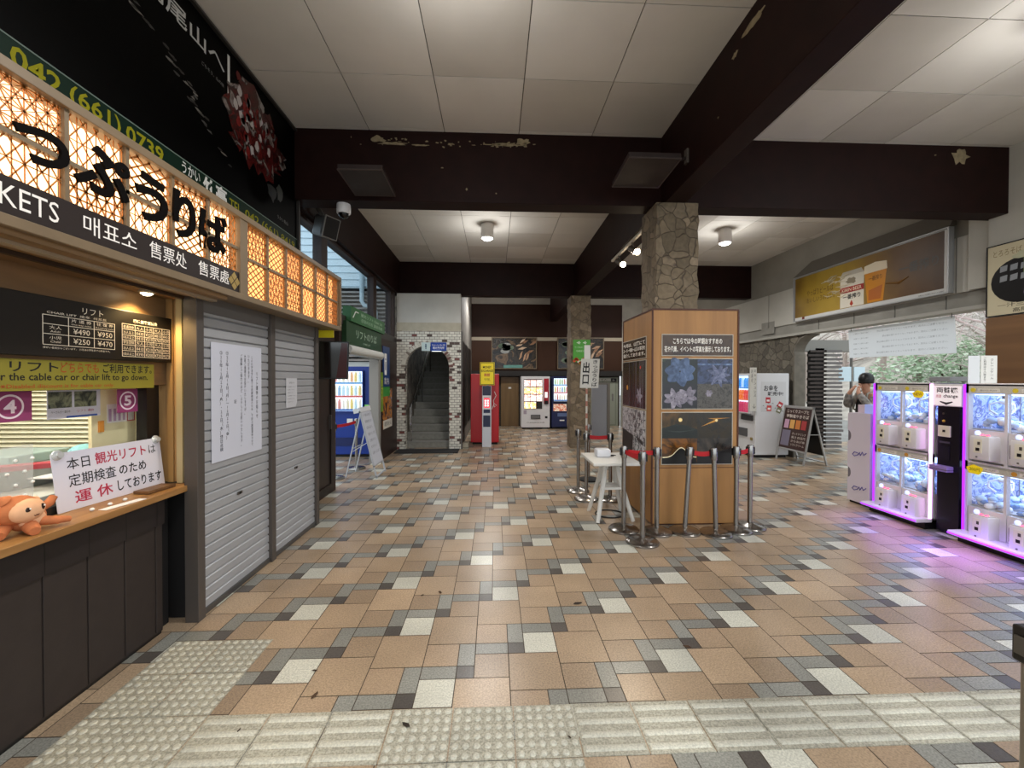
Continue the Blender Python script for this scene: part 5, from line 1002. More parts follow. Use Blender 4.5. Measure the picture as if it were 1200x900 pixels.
mb = MB(M); c = -6.6; mb.prism([(c-.14, 2.94), (c+.14, 2.94), (c+.2, 3.46), (c-.2, 3.46)], .003, .005, mat('#c9852a', .3)); mb.prism([(c-.12, 2.98), (c+.1, 2.98), (c+.13, 3.2), (c-.12, 3.15)], .005, .006, mat('#b0642a', .35)); mb.prism([(c-.21, 3.44), (c+.21, 3.44), (c+.2, 3.57), (c, 3.6), (c-.2, 3.57)], .005, .007, mat('#e6d9be', .5)); mb.text('一番搾り', c-.12, 3.3, c+.12, 3.38, .006, mat('#5a3a18')); mb.build('glass_picture', t)
mb = MB(M)
for k in range(22): x = -7.75+.5*random.random(); z = 3.15+.4*random.random(); mb.tube([(x, z, .005), (x+.1, z+.05*random.uniform(-1, 1), .005), (x+.22, z+.06*random.uniform(-1, 1), .005)], [.004, .012, .004], mat(random.choice(('#c9bfa4', '#b8ad92', '#a39678')), .4), 5)
mb.tube([(-6.4, 3.2, .005), (-6.2, 3.16, .005), (-6.05, 3.22, .005)], [.01, .02, .006], mat('#7a5420'), 5); mb.build('malt_picture', t)
mb = MB(M); mb.text('一番搾り', -6.2, 3.28, -5.62, 3.44, Z, mat('#4c4a46', .5), bold=.02); mb.text('やっぱりビールは', -8.1, 3.32, -7.45, 3.44, Z, mat('#4a2c12')); mb.text('おいしいうれしい。', -8.1, 3.18, -7.42, 3.28, Z, mat('#4a2c12')); mb.box(-8.22, 2.88, .003, -8.16, 2.93, .006, mat('#6a1c18')); mb.text('20歳以上の年齢であることを確認', -5.9, 2.88, -5.55, 2.9, Z, INK); mb.build('lettering', t)
# food poster with brown board under it
t = thing('food_poster', 'cream food poster showing a black dish above the brown board on the right wall', 'poster', (6.2, 4.6, 2.45)); M = on_right(6.22)
mb = MB(M); mb.box(-4.97, 2.45, -.02, -3.9, 3.33, .01, mat('#c9bfa0', .5)); mb.build('sheet', t); mb = MB(M); mb.rectring(-4.97, 2.45, -3.9, 3.33, .012, .0, .016, INK); mb.build('frame', t)
mb = MB(M); mb.prism([(-4.62+.3*math.cos(2*PI*i/24), 2.86+.27*math.sin(2*PI*i/24)) for i in range(24)], .01, .012, mat('#171515', .3))
for k in range(3):
    for j in range(2): mb.prism([(-4.83+k*.1, 2.86+j*.12), (-4.76+k*.1, 2.87+j*.12), (-4.755+k*.1, 2.94+j*.12), (-4.825+k*.1, 2.93+j*.12)], .012, .014, mat('#8a8e92', .4))
mb.box(-4.6, 2.93, .012, -4.3, 3.2, .014, mat('#8fae5a', .5)); mb.disc(-4.5, 2.7, .1, .012, .015, mat('#5a4a63', .4), 14); blob(mb, -4.6, 3.15, .12, .06, .014, mat('#b8b89a', .5), 12, .4); mb.build('dish_picture', t)
mb = MB(M); mb.text('とろろそば', -4.9, 3.18, -4.62, 3.26, .0115, mat('#8a7a58')); mb.text('一汁三菜', -4.85, 2.55, -4.5, 2.6, .0115, INK); mb.text('高尾名物', -4.7, 2.48, -4.4, 2.53, .0115, INK); mb.build('lettering', t)
tag(MB(on_right(6.22)).box(-4.97, .9, -.02, -3.6, 2.44, .012, wood('#6b4b2e', '#7d5a38', 'y', 2)).build('wall_board', origin=(6.2, 4.4, .9)), 'plain brown wooden board on the right wall under the food poster', 'board')
# hanging notice
t = thing('hanging_banner', 'wide white hanging notice sheet with faint lines of text in the right opening', 'banner', (6.45, 6.5, 2.0)); M = on_right(6.44)
mb = MB(M); mb.add([(-7.23, 2.06, 0), (-5.49, 2.04, 0), (-5.52, 2.57, 0), (-7.26, 2.56, 0), (-7.23, 2.06, -.002), (-5.49, 2.04, -.002), (-5.52, 2.57, -.002), (-7.26, 2.56, -.002)], [(0, 1, 2, 3)], sheet_mat('#dfe3e6', .55)); mb.build('sheet', t)
mb = MB(M); TG2 = mat('#959b9f', .7)
for k in range(5):
    mb.text('お客様へのご案内とお願い', -7.15, 2.47-k*.09, -6.85, 2.495-k*.09, .002, TG2, res=1); mb.text('登山道は滑りやすくなっております。足元にご注意ください。', -6.7+.1*(k % 2), 2.47-k*.09, -5.6, 2.5-k*.09, .002, TG2, res=1)
mb.build('lettering', t); mb = MB(); mb.tube([(6.44, 5.56, 2.54), (6.44, 5.56, 2.66)], .006, STEELD, 6); mb.tube([(6.44, 7.2, 2.54), (6.44, 7.2, 2.66)], .006, STEELD, 6); mb.build('hook', t)

# ---- crane machines
CW = mat('#d3cfd0', .35); CW2 = mat('#c2bdbc', .4); LILAC = mat('#b040ff', .4, emit=1.1, emith='#9a22ff'); LILACW = mat('#ffd8ff', .4, emit=2.6, emith='#f0a8ff'); GLOW = mat('#cfe4ff', .4, emit=1.8, emith='#b9d6ff'); PINKB = mat('#ff4a6a', .3, emit=2)
PRZ = [mat(c, .6) for c in ('#dfe8f4', '#b9cdea', '#f3f3f6', '#8fa9d8', '#cfe0f2', '#e9dcea')]
def crane(yl, label, strips, ylabel):
    W, H, D = .68, 1.63, .62
    t = thing('crane_machine', label, 'crane game', (5.15, yl-W/2, 0), 0, 'white double-deck crane machines'); M = on_right(4.85, yl)
    mb = MB(M); mb.box(0, .1, -D, W, .12, 0, CW); mb.box(0, .8, -D, W, .84, -.0, CW); mb.box(0, 1.6, -D, W, H, .0, CW, .006); mb.box(0, 1.53, -.05, W, 1.62, 0, CW2); mb.box(0, .75, -.05, W, .82, 0, CW2)
    mb.box(0, .1, -D, W, H, -D+.03, CW); mb.box(0, .1, -.05, .03, H, 0, CW); mb.box(W-.03, .1, -.05, W, H, 0, CW); mb.box(W/2-.012, .1, -.04, W/2+.012, H, -.002, CW)
    mb.box(0, .1, -D, W, .39, -.06, CW2); mb.box(0, .82, -D, W, 1.17, -.06, CW2); mb.build('cabinet', t)
    mb = MB(M); mb.box(.0, .0, -D+.04, W, .1, .06, BLACK); mb.build('plinth', t)
    mb = MB(M); mb.box(-.01, .075, -.02, W+.01, .12, .17, CW, .01); mb.box(-.005, .088, .168, W+.005, .1, .176, LILAC); mb.build('step', t)
    for x, m in ((-.008, strips[0]), (W-.006, strips[1])): mb = MB(M); mb.box(x, .12, -.012, x+.014, H-.01, .014, m); mb.build('light_strip', t)
    for deck, zb in ((0, .39), (1, 1.17)):
        zt = zb+.35
        for col in (0, 1):
            xa, xb = (.03, W/2-.012) if col == 0 else (W/2+.012, W-.03); xm = (xa+xb)/2
            mb = MB(M); mb.box(xa, zb, -D+.04, xb, zt, -D+.05, photo(('#3f5698', '#7d96cf', '#c3d3f5', '#4f68ab', '#93a8dc'), 14, col+deck*2, emit=.5)); mb.build('back_picture', t)  # picture's emission stands in for lamps inside the cabinet
            mb = MB(M); mb.tube([(xm, zt, -.2), (xm, zt-.05, -.2)], .022, STEEL, 10); mb.ball((xm, zt-.07, -.2), (.045, .032, .045), WHITEG, 12, 8)
            for q in range(3):
                a = q*2*PI/3+.5; dx, dz = math.cos(a), math.sin(a); mb.tube([(xm+.03*dx, zt-.07, -.2+.03*dz), (xm+.1*dx, zt-.1, -.2+.1*dz), (xm+.1*dx, zt-.16, -.2+.1*dz), (xm+.05*dx, zt-.2, -.2+.05*dz)], .01, WHITEG, 8)
            mb.build('claw', t, True)
            mb = MB(M); R = random.Random(int(yl*10)+deck*7+col)
            for q in range(34): rr = R.uniform(.024, .045); mb.ball((R.uniform(xa+.03, xb-.03), zb+R.uniform(.01, .1), R.uniform(-.5, -.06)), (rr, rr*.8, rr), R.choice(PRZ), 9, 6)
            mb.build('prize_heap', t, True).__setitem__('kind', 'stuff')
            mb = MB(M); mb.box(xa, zb, -.01, xb, zt, -.006, glass()); mb.build('window', t)
            # controls under the window
            z0 = zb-.32; cx0 = xa+.105; cx1 = xb-.025
            mb = MB(M); mb.box(xa+.005, z0+.01, -.05, xb, z0+.31, -.005, CW); mb.box(xa+.02, z0+.07, -.005, xa+.07, z0+.2, -.002, mat('#301418', .25)); mb.box(xa+.02, z0+.1, -.002, xa+.05, z0+.11, 0, mat('#8a7a7a')); mb.build('prize_door', t)
            mb = MB(M); mb.box(cx0, z0+.03, -.01, cx1, z0+.265, .115, CW, .015); bx = mb.build('control_box', t, True)
            mb = MB(M); mb.box(cx0+.04, z0+.1, .115, cx0+.11, z0+.235, .119, mat('#dcd6c4', .4)); mb.box(cx0+.06, z0+.12, .119, cx0+.09, z0+.15, .122, BLACK); mb.box(cx0+.075, z0+.18, .119, cx0+.095, z0+.21, .122, mat('#4a4440')); mb.disc(cx0+.065, z0+.06, .008, .115, .12, mat('#6a6460')); mb.build('coin_slot', bx)
            mb = MB(M); mb.box(cx0+.015, z0+.263, .02, cx1-.015, z0+.271, .105, CW2); mb.ball((cx0+.04, z0+.29, .075), (.022, .026, .022), mat('#b9c8ff', .2, emit=.8), 10, 7); mb.ball((cx0+.08, z0+.274, .075), (.016, .01, .016), PINKB, 8, 6); mb.ball((cx0+.12, z0+.274, .07), (.016, .01, .016), PINKB, 8, 6); mb.build('button_panel', bx)
        mb = MB(M); mb.box(W/2-.009, zb, -.03, W/2+.009, zt, -.012, GLOW); mb.box(.03, zt-.008, -.5, W-.03, zt-.002, -.06, GLOW); mb.build('light_tube', t)
        mb = MB(M); mb.box(.03, zt+.015, -.002, W-.03, zt+.078, .0, mat('#cfc8bb', .4, emit=.35))
        for col in (0, 1):
            x = .05+col*W/2; mb.box(x+.06, zt+.025, 0, x+.24, zt+.06, .003, mat('#ddd8cc')); mb.text('遊び方 PLAY', x+.08, zt+.033, x+.22, zt+.05, .004, mat('#8a8580')); mb.disc(x+.02, zt+.043, .022, 0, .004, mat('#d8c23a' if deck else '#c9903a', .4), 12)
        mb.build('header_label', t)
        mb = MB(M); mb.box(.008, zb, -D+.04, .014, zt, -.055, photo(('#3c4d82', '#6c7fb4', '#a9b8e0', '#545f94', '#cdd6f0', '#8a86b0'), 9, 5+deck, emit=.4)); mb.build('side_picture', t)  # inner side picture also glows in place of interior lamps
        for x in (W-.006,): mb = MB(M); mb.box(x, zb, -D+.05, x+.006, zt, -.05, glass('#dfe6ff')); mb.build('side_pane', t)
    if ylabel == 0: yc = (.545, 1.5, .055)
    else: yc = (.1, .76, .06)
    mb = MB(M); n = 11; mb.prism([(yc[0]+yc[2]*(1 if i % 2 else .82)*1.3*math.cos(2*PI*i/n), yc[1]+yc[2]*.85*(1 if i % 2 else .85)*math.sin(2*PI*i/n)) for i in range(n)], .004, .012, mat('#e3c91e', .4, emit=.2)); mb.text('NEW' if ylabel == 0 else '200円', yc[0]-.045, yc[1]-.015, yc[0]+.045, yc[1]+.02, .0125, mat('#8a2a2a' if ylabel == 0 else '#3a3a1a')); mb.build('price_burst', t)
    return M
crane(5.06, 'double-deck crane machine with four lit windows beside the white cabinet', (LILAC, LILACW), 0); crane(4.05, 'double-deck crane machine nearest the right wall board, lit blue-white with purple strips', (LILAC, LILAC), 1)
lamp('SPOT', (4.42, 4.6, .5), 12, (.3, .13, 1), .1, spot=2.1, name='purple_strip_glow'); lamp('SPOT', (4.3, 3.7, .55), 30, (.3, .13, 1), .1, spot=2.1, name='purple_strip_glow')
for y in (4.72, 3.71):
    for z in (.68, 1.46): lamp('POINT', (5.15, y, z), 1.0, (.75, .86, 1), .05, name='window_glow')
# ---- change machine
t = thing('change_machine', 'slim black money changing machine under a lit white sign between the crane machines', 'machine', (5.1, 4.22, 0)); M = on_right(4.85, 4.365)
mb = MB(M); mb.box(.03, .02, -.5, .25, 1.4, -.02, mat('#100d18', .25), .008); mb.build('body', t)
mb = MB(M); mb.box(.0, 1.38, -.4, .31, 1.62, .0, CW, .006); sg = mb.build('sign_box', t); mb = MB(M); mb.box(.01, 1.39, 0, .28, 1.6, .003, mat('#e9dfe2', .4, emit=.35)); mb.text('両替機', .04, 1.525, .25, 1.585, .004, INK, bold=.02); mb.text('change', .11, 1.465, .25, 1.51, .004, INK, bold=.02); mb.text('両替', .035, 1.47, .09, 1.505, .004, INKR); mb.tube([(.08, 1.43, .004), (.14, 1.41, .004), (.2, 1.43, .004)], [.006, .014, .006], INK, 6); mb.build('lettering', sg)
mb = MB(M); mb.box(.05, 1.05, -.02, .17, 1.17, -.005, mat('#d9d2bf', .4), .003); mb.box(.1, 1.1, -.005, .125, 1.125, -.001, BLACK); mb.disc(.1, 1.3, .012, -.02, -.01, STEEL, 10); mb.ball((.1, 1.22, -.015), .014, mat('#c9a03a', .3), 8, 6); mb.box(.06, .98, -.02, .16, 1.0, -.012, mat('#3a3644')); mb.box(.06, .8, -.02, .16, .95, -.014, mat('#1c1826', .2)); mb.build('coin_panel', t)
mb = MB(M); mb.box(.02, .68, -.02, .2, .74, .06, mat('#8f7ab8', .3), .006); mb.box(.02, .7, -.02, .2, .705, .062, STEEL); mb.build('coin_tray', t)
tag(MB().box(4.9, 4.24, 1.646, 5.3, 4.46, 1.70, mat('#8a8d90', .4), .01).build('grey_box', origin=(5.1, 4.2, 1.621)), 'flat grey box lying on top of the change machine sign', 'box')
# ---- white side cabinet
t = thing('side_cabinet', 'white side cabinet with two round grey holes at the left end of the crane machines', 'cabinet', (5.1, 5.4, 0)); M = on_right(4.85, 5.46)
def bite(z0): return [(.0+.055*math.sin(PI*i/10), z0+.075-.075*math.cos(PI*i/10)) for i in range(11)]
pts = [(0, .03)]+bite(.33)+bite(.83)+[(0, 1.2), (.02, 1.22), (.34, 1.22), (.34, .03)]
mb = MB(M); mb.prism(pts[::-1], -.45, 0, mat('#cfc6cf', .4)); mb.build('body', t); mb = MB(M); mb.box(.02, 0, -.43, .33, .03, -.02, BLACKM); mb.build('plinth', t)
for z in (.405, .905): mb = MB(M); mb.prism([(.0+.05*math.sin(PI*i/12), z-.07*math.cos(PI*i/12)) for i in range(13)]+[(-.004, z+.07), (-.004, z-.07)], -.43, -.012, mat('#6f6a70', .4)); mb.build('round_hole', t)
mb = MB(M)
for z in (.66, .2): mb.tube([(.16, z+.03, .002), (.11, z+.035, .002), (.08, z, .002), (.11, z-.02, .002), (.16, z, .002), (.19, z+.04, .002), (.2, z, .002), (.23, z+.05, .002), (.25, z+.01, .002), (.29, z+.045, .002)], .006, mat('#4a3f8a', .4), 6)
mb.build('swirl_mark', t)
t = thing('small_box', 'small white and blue box standing on top of the white side cabinet', 'box', (5.0, 5.36, 1.22)); mb = MB(M); mb.box(.1, 1.221, -.2, .2, 1.33, -.05, mat('#d8c6cf', .4), .004); mb.build('body', t); mb = MB(M); mb.box(.2, 1.221, -.2, .32, 1.34, -.05, mat('#a8b8ee', .3, emit=.2), .004); mb.build('blue_half', t)
# white paper standee
t = thing('paper_sign', 'folded white paper sign with vertical writing standing on the right crane machine', 'sign', (5.2, 3.98, 1.632)); M = frame((4.94, 3.99, 1.632), (1, -.1, 0), (0, 0, 1)); mb = MB(M); mb.box(0, 0, -.004, .155, .28, 0, mat('#d9d8d2', .6)); mb.build('text_leaf', t); mb = MB(M); mb.text('ご利用は十八時まで', .025, .02, .05, .26, .001, INK, vertical=True); mb.text('クレーンゲーム', .09, .04, .12, .25, .001, INK, vertical=True); mb.build('lettering', t)
mb = MB(frame((4.84, 4.02, 1.632), (1, -.25, 0), (0, 0, 1))); mb.box(0, 0, -.004, .1, .28, 0, mat('#d3d6d8', .6)); mb.build('blank_leaf', t)

# ---- white drinks machine seen from the side
t = thing('drinks_machine', 'white drinks vending machine seen from its plain side beside the stone pier', 'vending machine', (5.9, 9.0, 0)); VW = mat('#d3d4d6', .35)
mb = MB(); mb.box(5.54, 8.53, .06, 6.27, 9.5, 1.8, VW, .012); mb.build('body', t); mb = MB(); mb.box(5.58, 8.58, 0, 6.24, 9.45, .07, BLACKM); mb.build('plinth', t); M = on_right(5.54, 9.5)
mb = MB(M); mb.box(.06, .95, .0, .82, 1.75, .004, mat('#cfe6ff', .4, emit=1.0)); mb.build('light_panel', t)
for k, cc in enumerate((('#2a8adf', '#3f9ae8', '#bfe0ff'), ('#e0702a', '#e8a060', '#d9403a'), ('#c2446a', '#4ab08a', '#e9e6e0'))): mb = MB(M); can_row(mb, .08, .8, 1.5-k*.26, .03, 8, cc, .2); mb.box(.07, 1.47-k*.26, .004, .81, 1.5-k*.26, .05, mat(cc[0], .4, emit=.4)); mb.build('bottle_row', t)
mb = MB(M); mb.rectring(.045, .935, .835, 1.765, .018, 0, .065, VW); mb.box(.06, .95, .06, .82, 1.75, .064, glass()); mb.build('window', t)
mb = MB(M); mb.box(.5, .78, 0, .9, .9, .03, mat('#3a3a3c', .3), .004); mb.box(.1, .42, 0, .7, .6, .02, mat('#55575a', .3)); mb.box(.82, .36, 0, .88, .42, .02, mat('#8a7a4a')); mb.build('payment_panel', t)
M2 = on_far(8.53); mb = MB(M2); mb.box(5.66, .98, 0, 6.2, 1.62, .003, mat('#c9cacb', .4)); st = mb.build('side_poster', t)
mb = MB(M2); mb.text('お金を', 5.72, 1.42, 6.02, 1.55, .004, INK, bold=.02); mb.text('販売中!', 5.8, 1.32, 6.14, 1.41, .004, INK, bold=.02)
for x, z, c, a in ((5.76, 1.17, '#b5303a', 0), (6.0, 1.1, '#b5303a', .5), (5.78, .88+.12, '#c9473f', .05), (5.98, 1.0-.02, '#7d7f5c', .4)):
    mb.M = M2 @ Matrix.Translation((x, z, 0)) @ Matrix.Rotation(-a, 4, 'Z'); mb.box(0, 0, .003, .1, .12, .006, mat(c, .4)); mb.box(.02, .03, .006, .08, .07, .007, WHITE)
mb.M = M2
for k in range(9): x = 5.7+.05*k+random.uniform(-.01, .01); z = 1.1+.05*random.choice((-2.2, -1, 0, 1)); mb.tube([(x, z, .004), (x+.015, z+.02, .004), (x+.03, z, .004)], .004, INK, 5)
mb.build('lettering', st)
t = thing('strip_sign', 'narrow white vertical sign fixed to the front corner of the white drinks machine', 'sign', (5.5, 8.55, 1.3)); M = on_far(8.5); mb = MB(M); mb.box(5.4, 1.0, -.02, 5.54, 1.92, 0, mat('#c9c7be', .5)); mb.build('panel', t); mb = MB(M); mb.text('キャッシュレス', 5.48, 1.3, 5.53, 1.88, .001, INK, vertical=True); mb.text('利用可', 5.42, 1.6, 5.46, 1.88, .001, INK, vertical=True); mb.text('↓', 5.46, 1.05, 5.52, 1.15, .001, INK); mb.build('lettering', t)
# black menu A-frame
t = thing('a_frame_sign', 'A-frame menu board with brown food panel in front of the right opening', 'sign', (6.15, 8.05, 0)); AF = mat('#b5b4b2', .35, .5)
M = frame((5.93, 8.45, .0), (.03, -.76, 0), (.2, 0, 1.1)); w = .76; mb = MB(M)
for a in ((0, 0, .03, 1.15), (w-.03, 0, w, 1.15), (0, 1.12, w, 1.15), (0, .24, w, .27)): mb.box(a[0], a[1], -.012, a[2], a[3], .012, AF)
mb.build('front_frame', t); mb = MB(M); mb.box(.03, .27, -.006, w-.03, 1.12, .006, mat('#3d2622', .35)); bo = mb.build('menu_panel', t)
mb = MB(M); CR = mat('#d9cfc4', .5); mb.text('じっくりスープと', .1, 1.0, .66, 1.07, .007, CR, bold=.015); mb.text('特製塩やきそば', .1, .9, .68, .97, .007, CR, bold=.015)
for k, c in enumerate(('#c9a0b8', '#d9a55a', '#c97a3a', '#a83a3a')): mb.box(.08+k*.15, .68, .006, .2+k*.15, .86, .009, mat(c, .5))
mb.box(.06, .32, .006, .28, .64, .008, mat('#7a7486', .5))
for k, s in enumerate(('ホットドリンク', '豚汁 四百円', 'からあげ串', 'ソフトクリーム')): mb.text(s, .33, .56-k*.075, .68, .61-k*.075, .007, CR)
mb.build('lettering', bo)
M = frame((6.43, 7.69, .0), (-.03, .76, 0), (-.28, 0, 1.1)); mb = MB(M)
for a in ((0, 0, .03, 1.15), (w-.03, 0, w, 1.15), (0, 1.12, w, 1.15), (0, .05, w, .07)): mb.box(a[0], a[1], -.012, a[2], a[3], .012, AF)
mb.build('rear_frame', t); mb = MB(M); mb.box(.03, .2, -.006, w-.03, 1.12, .006, BLACK); mb.build('rear_panel', t); mb = MB(); mb.tube([(6.04, 7.68, .6), (6.28, 7.7, .6)], .008, AF, 6); mb.build('stay_bar', t)
# post at the right edge of the frame
t = thing('barrier_post', 'bronze barrier post with a dark head standing at the right edge beside the tactile paving', 'barrier post', (1.768, 1.27, 0), 0, None); x, y = 1.768, 1.27
mb = MB(); mb.lathe([(.16, 0), (.16, .015), (.05, .04), (.03, .05)], (x, y, 0.003), mat('#4a443c', .4, .6), 28); mb.build('base', t, True); mb = MB(); mb.lathe([(.026, .04), (.026, .74)], (x, y, 0), mat('#8a8172', .4, .6), 18); mb.build('pole', t, True)
mb = MB(); mb.box(x-.034, y-.034, .73, x+.034, y+.034, .85, mat('#1d1a17', .35), .008); mb.box(x-.045, y-.02, .76, x-.034, y+.02, .82, mat('#4a443c', .4), .003); mb.build('head', t)

# ================================================================== OUTSIDE
t = thing('slatted_pillar', 'dark slatted timber pillar standing outside the right opening', 'pillar', (7.8, 9.7, 0)); mb = MB(); mb.box(7.7, 9.6, 0, 7.92, 9.85, 2.42, mat('#221c19', .7)); mb.build('core', t)
for k in range(25):
    z = .04+k*.095; mb = MB(); mb.box(7.49 if k % 2 else 7.54, 9.55, z, 7.9, 9.6, z+.05, mat('#3d332e', .6)); mb.box(7.9, 9.5, z, 8.3+random.uniform(-.03, .03), 9.62, z+.055, mat('#6f6a68', .6)); mb.build('slat', t)
t = thing('notice_board', 'pale blue two-panel notice board on a grey post out in the open', 'sign', (9.85, 11.0, 0)); mb = MB(); mb.tube([(9.85, 11, 0), (9.85, 11, 2.3)], .035, STEELD); mb.build('post', t)
for a, b in ((9.47, 9.81), (9.89, 10.2)): mb = MB(); mb.box(a, 10.95, 1.62, b, 10.98, 2.02, mat('#cfe3ec', .4)); mb.build('panel', t)
HILL = mat('#a79f94', .9, noise=.45, nscale=1.6)
mb = MB(); n = 26; vs = []; fs = []
for i in range(n+1):
    for j in range(11):
        x = 15+j*2.6; y = -6+i*2; vs.append((x+random.uniform(-.3, .3), y, (j**1.25)*1.0*(1+.15*math.sin(i*.7))-.12+random.uniform(-.15, .15)))
for i in range(n):
    for j in range(10): fs.append((i*11+j, (i+1)*11+j, (i+1)*11+j+1, i*11+j+1))
mb.add(vs, fs, HILL); struct(mb.build('hill', smooth=True))
def leaf_cloud(mb, c, r, n, size, mats, R):
    for _ in range(n):
        while True:
            d = Vector((R.uniform(-1, 1), R.uniform(-1, 1), R.uniform(-1, 1)))
            if .25 < d.length < 1: break
        p = Vector((c[0]+d.x*r[0], c[1]+d.y*r[1], c[2]+d.z*r[2])); a = Vector((R.gauss(0, 1), R.gauss(0, 1), R.gauss(0, 1))).normalized(); b = a.orthogonal().normalized(); s = size*R.uniform(.6, 1.3)
        mb.add([p-a*s, p+b*s*.5, p+a*s, p-b*s*.5], [(0, 1, 2, 3)], R.choice(mats))
GRN = [mat(c, .7) for c in ('#93a888', '#849c78', '#aebfa2', '#748a68', '#c3d0b8')]
for k, (x, y, r, lab) in enumerate(((15.6, 13.8, 1.6, 'pale green round shrub straight behind the crane machines outside'), (15.4, 10.6, 1.2, 'pale green shrub outside nearer the right wall end'), (17.6, 14.6, 1.5, 'pale green shrub farther back outside behind the others'))):
    t = thing('shrub', lab, 'shrub', (x, y, 0), 0, 'pale green shrubs outside the right opening'); R = random.Random(k); mb = MB()
    zc = 1.7 if k != 2 else 2.2
    leaf_cloud(mb, (x, y, zc), (r*1.25, r*1.25, r*.85), 2600, .085, GRN, R); mb.build('foliage', t)
    mb = MB()
    for q in range(7): a = q*.9; mb.tube([(x+.15*math.cos(a), y+.15*math.sin(a), 0), (x+.5*math.cos(a), y+.5*math.sin(a), zc*.6), (x+.9*math.cos(a), y+.9*math.sin(a), zc)], [.05, .035, .015], mat('#5a4c3d', .8), 6)
    mb.build('stem', t)
BARK = mat('#a89a90', .85, noise=.2); TW2 = [mat(c, .8) for c in ('#d9cec8', '#e2d8d4', '#c5b8b0', '#d2bab7', '#8f8278')]
for k, (x, y, h, lab) in enumerate(((17, 22, 8, 'bare pale tree outside above the notice board'), (19, 19.5, 8.5, 'bare pale tree on the slope behind the hanging banner'), (16.5, 15.5, 7.5, 'bare pinkish tree outside seen right of the hanging banner'), (15.8, 12.3, 7, 'bare pinkish tree nearest the right wall end outside'), (21, 24, 9, 'bare tall tree far up the slope outside'))):
    t = thing('bare_tree', lab, 'tree', (x, y, 0), 0, 'bare trees on the slope outside'); R = random.Random(40+k)
    mb = MB(); mb.tube([(x, y, -.1), (x+.1, y, h*.4), (x, y+.2, h*.7), (x+.2, y+.1, h)], [.16, .12, .08, .03], BARK, 8); mb.build('trunk', t, True); mb = MB()
    for q in range(46):
        z = h*R.uniform(.25, .98); a = R.uniform(0, 2*PI); L = (h-z)*.3+1.1; p = Vector((x+.05, y+.1, z)); d = Vector((math.cos(a), math.sin(a), R.uniform(.2, .7)))
        e = p+d*L; mb.tube([p, p+d*L*.5+Vector((0, 0, .1)), e], [.035, .022, .008], R.choice(TW2), 5)
        for w in range(7): s = p+d*L*R.uniform(.3, 1); dd = Vector((R.uniform(-1, 1), R.uniform(-1, 1), R.uniform(-.3, .9))).normalized(); mb.tube([s, s+dd*R.uniform(.4, .9)], [.014, .005], R.choice(TW2), 4)
    mb.build('branches', t)
# house seen through the left windows
t = thing('neighbour_house', 'pale sided house with dark louvres seen through the upper left windows', 'house', (-4.5, 10.6, 0)); M = on_far(10.55)
mb = MB(M); mb.box(-7.5, 3.95, -.3, -2.55, 6.5, 0, mat('#d5e4ea', .5))
for k in range(14): mb.box(-7.5, 3.98+k*.17, 0, -2.55, 3.99+k*.17, .012, mat('#8fa6b0'))
mb.build('siding', t); mb = MB(M); mb.box(-7.5, 2.1, -.3, -2.55, 3.95, -.1, mat('#14110f', .7)); mb.build('louvre_backing', t)
for k in range(18): mb = MB(M); z = 2.12+k*.1; mb.add([(-7.5, z, .02), (-2.6, z, .02), (-2.6, z+.05, -.06), (-7.5, z+.05, -.06), (-7.5, z+.012, .02), (-2.6, z+.012, .02), (-2.6, z+.062, -.06), (-7.5, z+.062, -.06)], [(0, 3, 2, 1), (4, 5, 6, 7), (0, 1, 5, 4), (1, 2, 6, 5), (2, 3, 7, 6), (3, 0, 4, 7)], mat('#9a938d', .5)); mb.build('louvre', t)
mb = MB(M); mb.box(-7.5, 0, -.3, -2.55, 2.1, -.05, mat('#c9cdc9', .6)); mb.build('lower_wall', t)
mb = MB(M); mb.tube([(-3.3, 4.6, .08), (-3.3, 3.6, .08), (-3.24, 3.5, .08), (-3.02, 3.45, .08), (-2.96, 3.35, .08), (-2.96, 0, .08)], .055, mat('#b3c6cd', .4), 12); mb.build('downpipe', t, True)
# fallen leaves
LV = [mat(c, .8) for c in ('#3a2a1c', '#4d3826', '#2b211a')]
for k, (px, py) in enumerate(((-1.02, 2.38), (-.94, 2.07+.12), (-.42, 1.98), (-.55, 3.18), (-.42, 3.22), (.62, 3.02), (-1.2, 1.98), (1.2, 2.5), (-.28, 1.66), (.35, 1.88))):
    mb = MB(rot((px, py, .002 if k not in (2, 6, 8, 9) else .006), k*1.3)); s = (.022+.012*(k % 3))*(.55 if k in (2, 6, 8, 9) else .8); mb.add([(-s, 0, .001), (-s*.3, -s*.4, .004), (s*.6, -s*.3, .002), (s, 0, .005), (s*.5, s*.35, .001), (-s*.4, s*.4, .003)], [(0, 1, 5), (1, 2, 4, 5), (2, 3, 4)], LV[k % 3])
    tag(mb.build('fallen_leaf', origin=(px, py, 0)), 'small dark curled leaf lying on the floor tiles or tactile paving', 'leaf', 'fallen leaves on the floor')

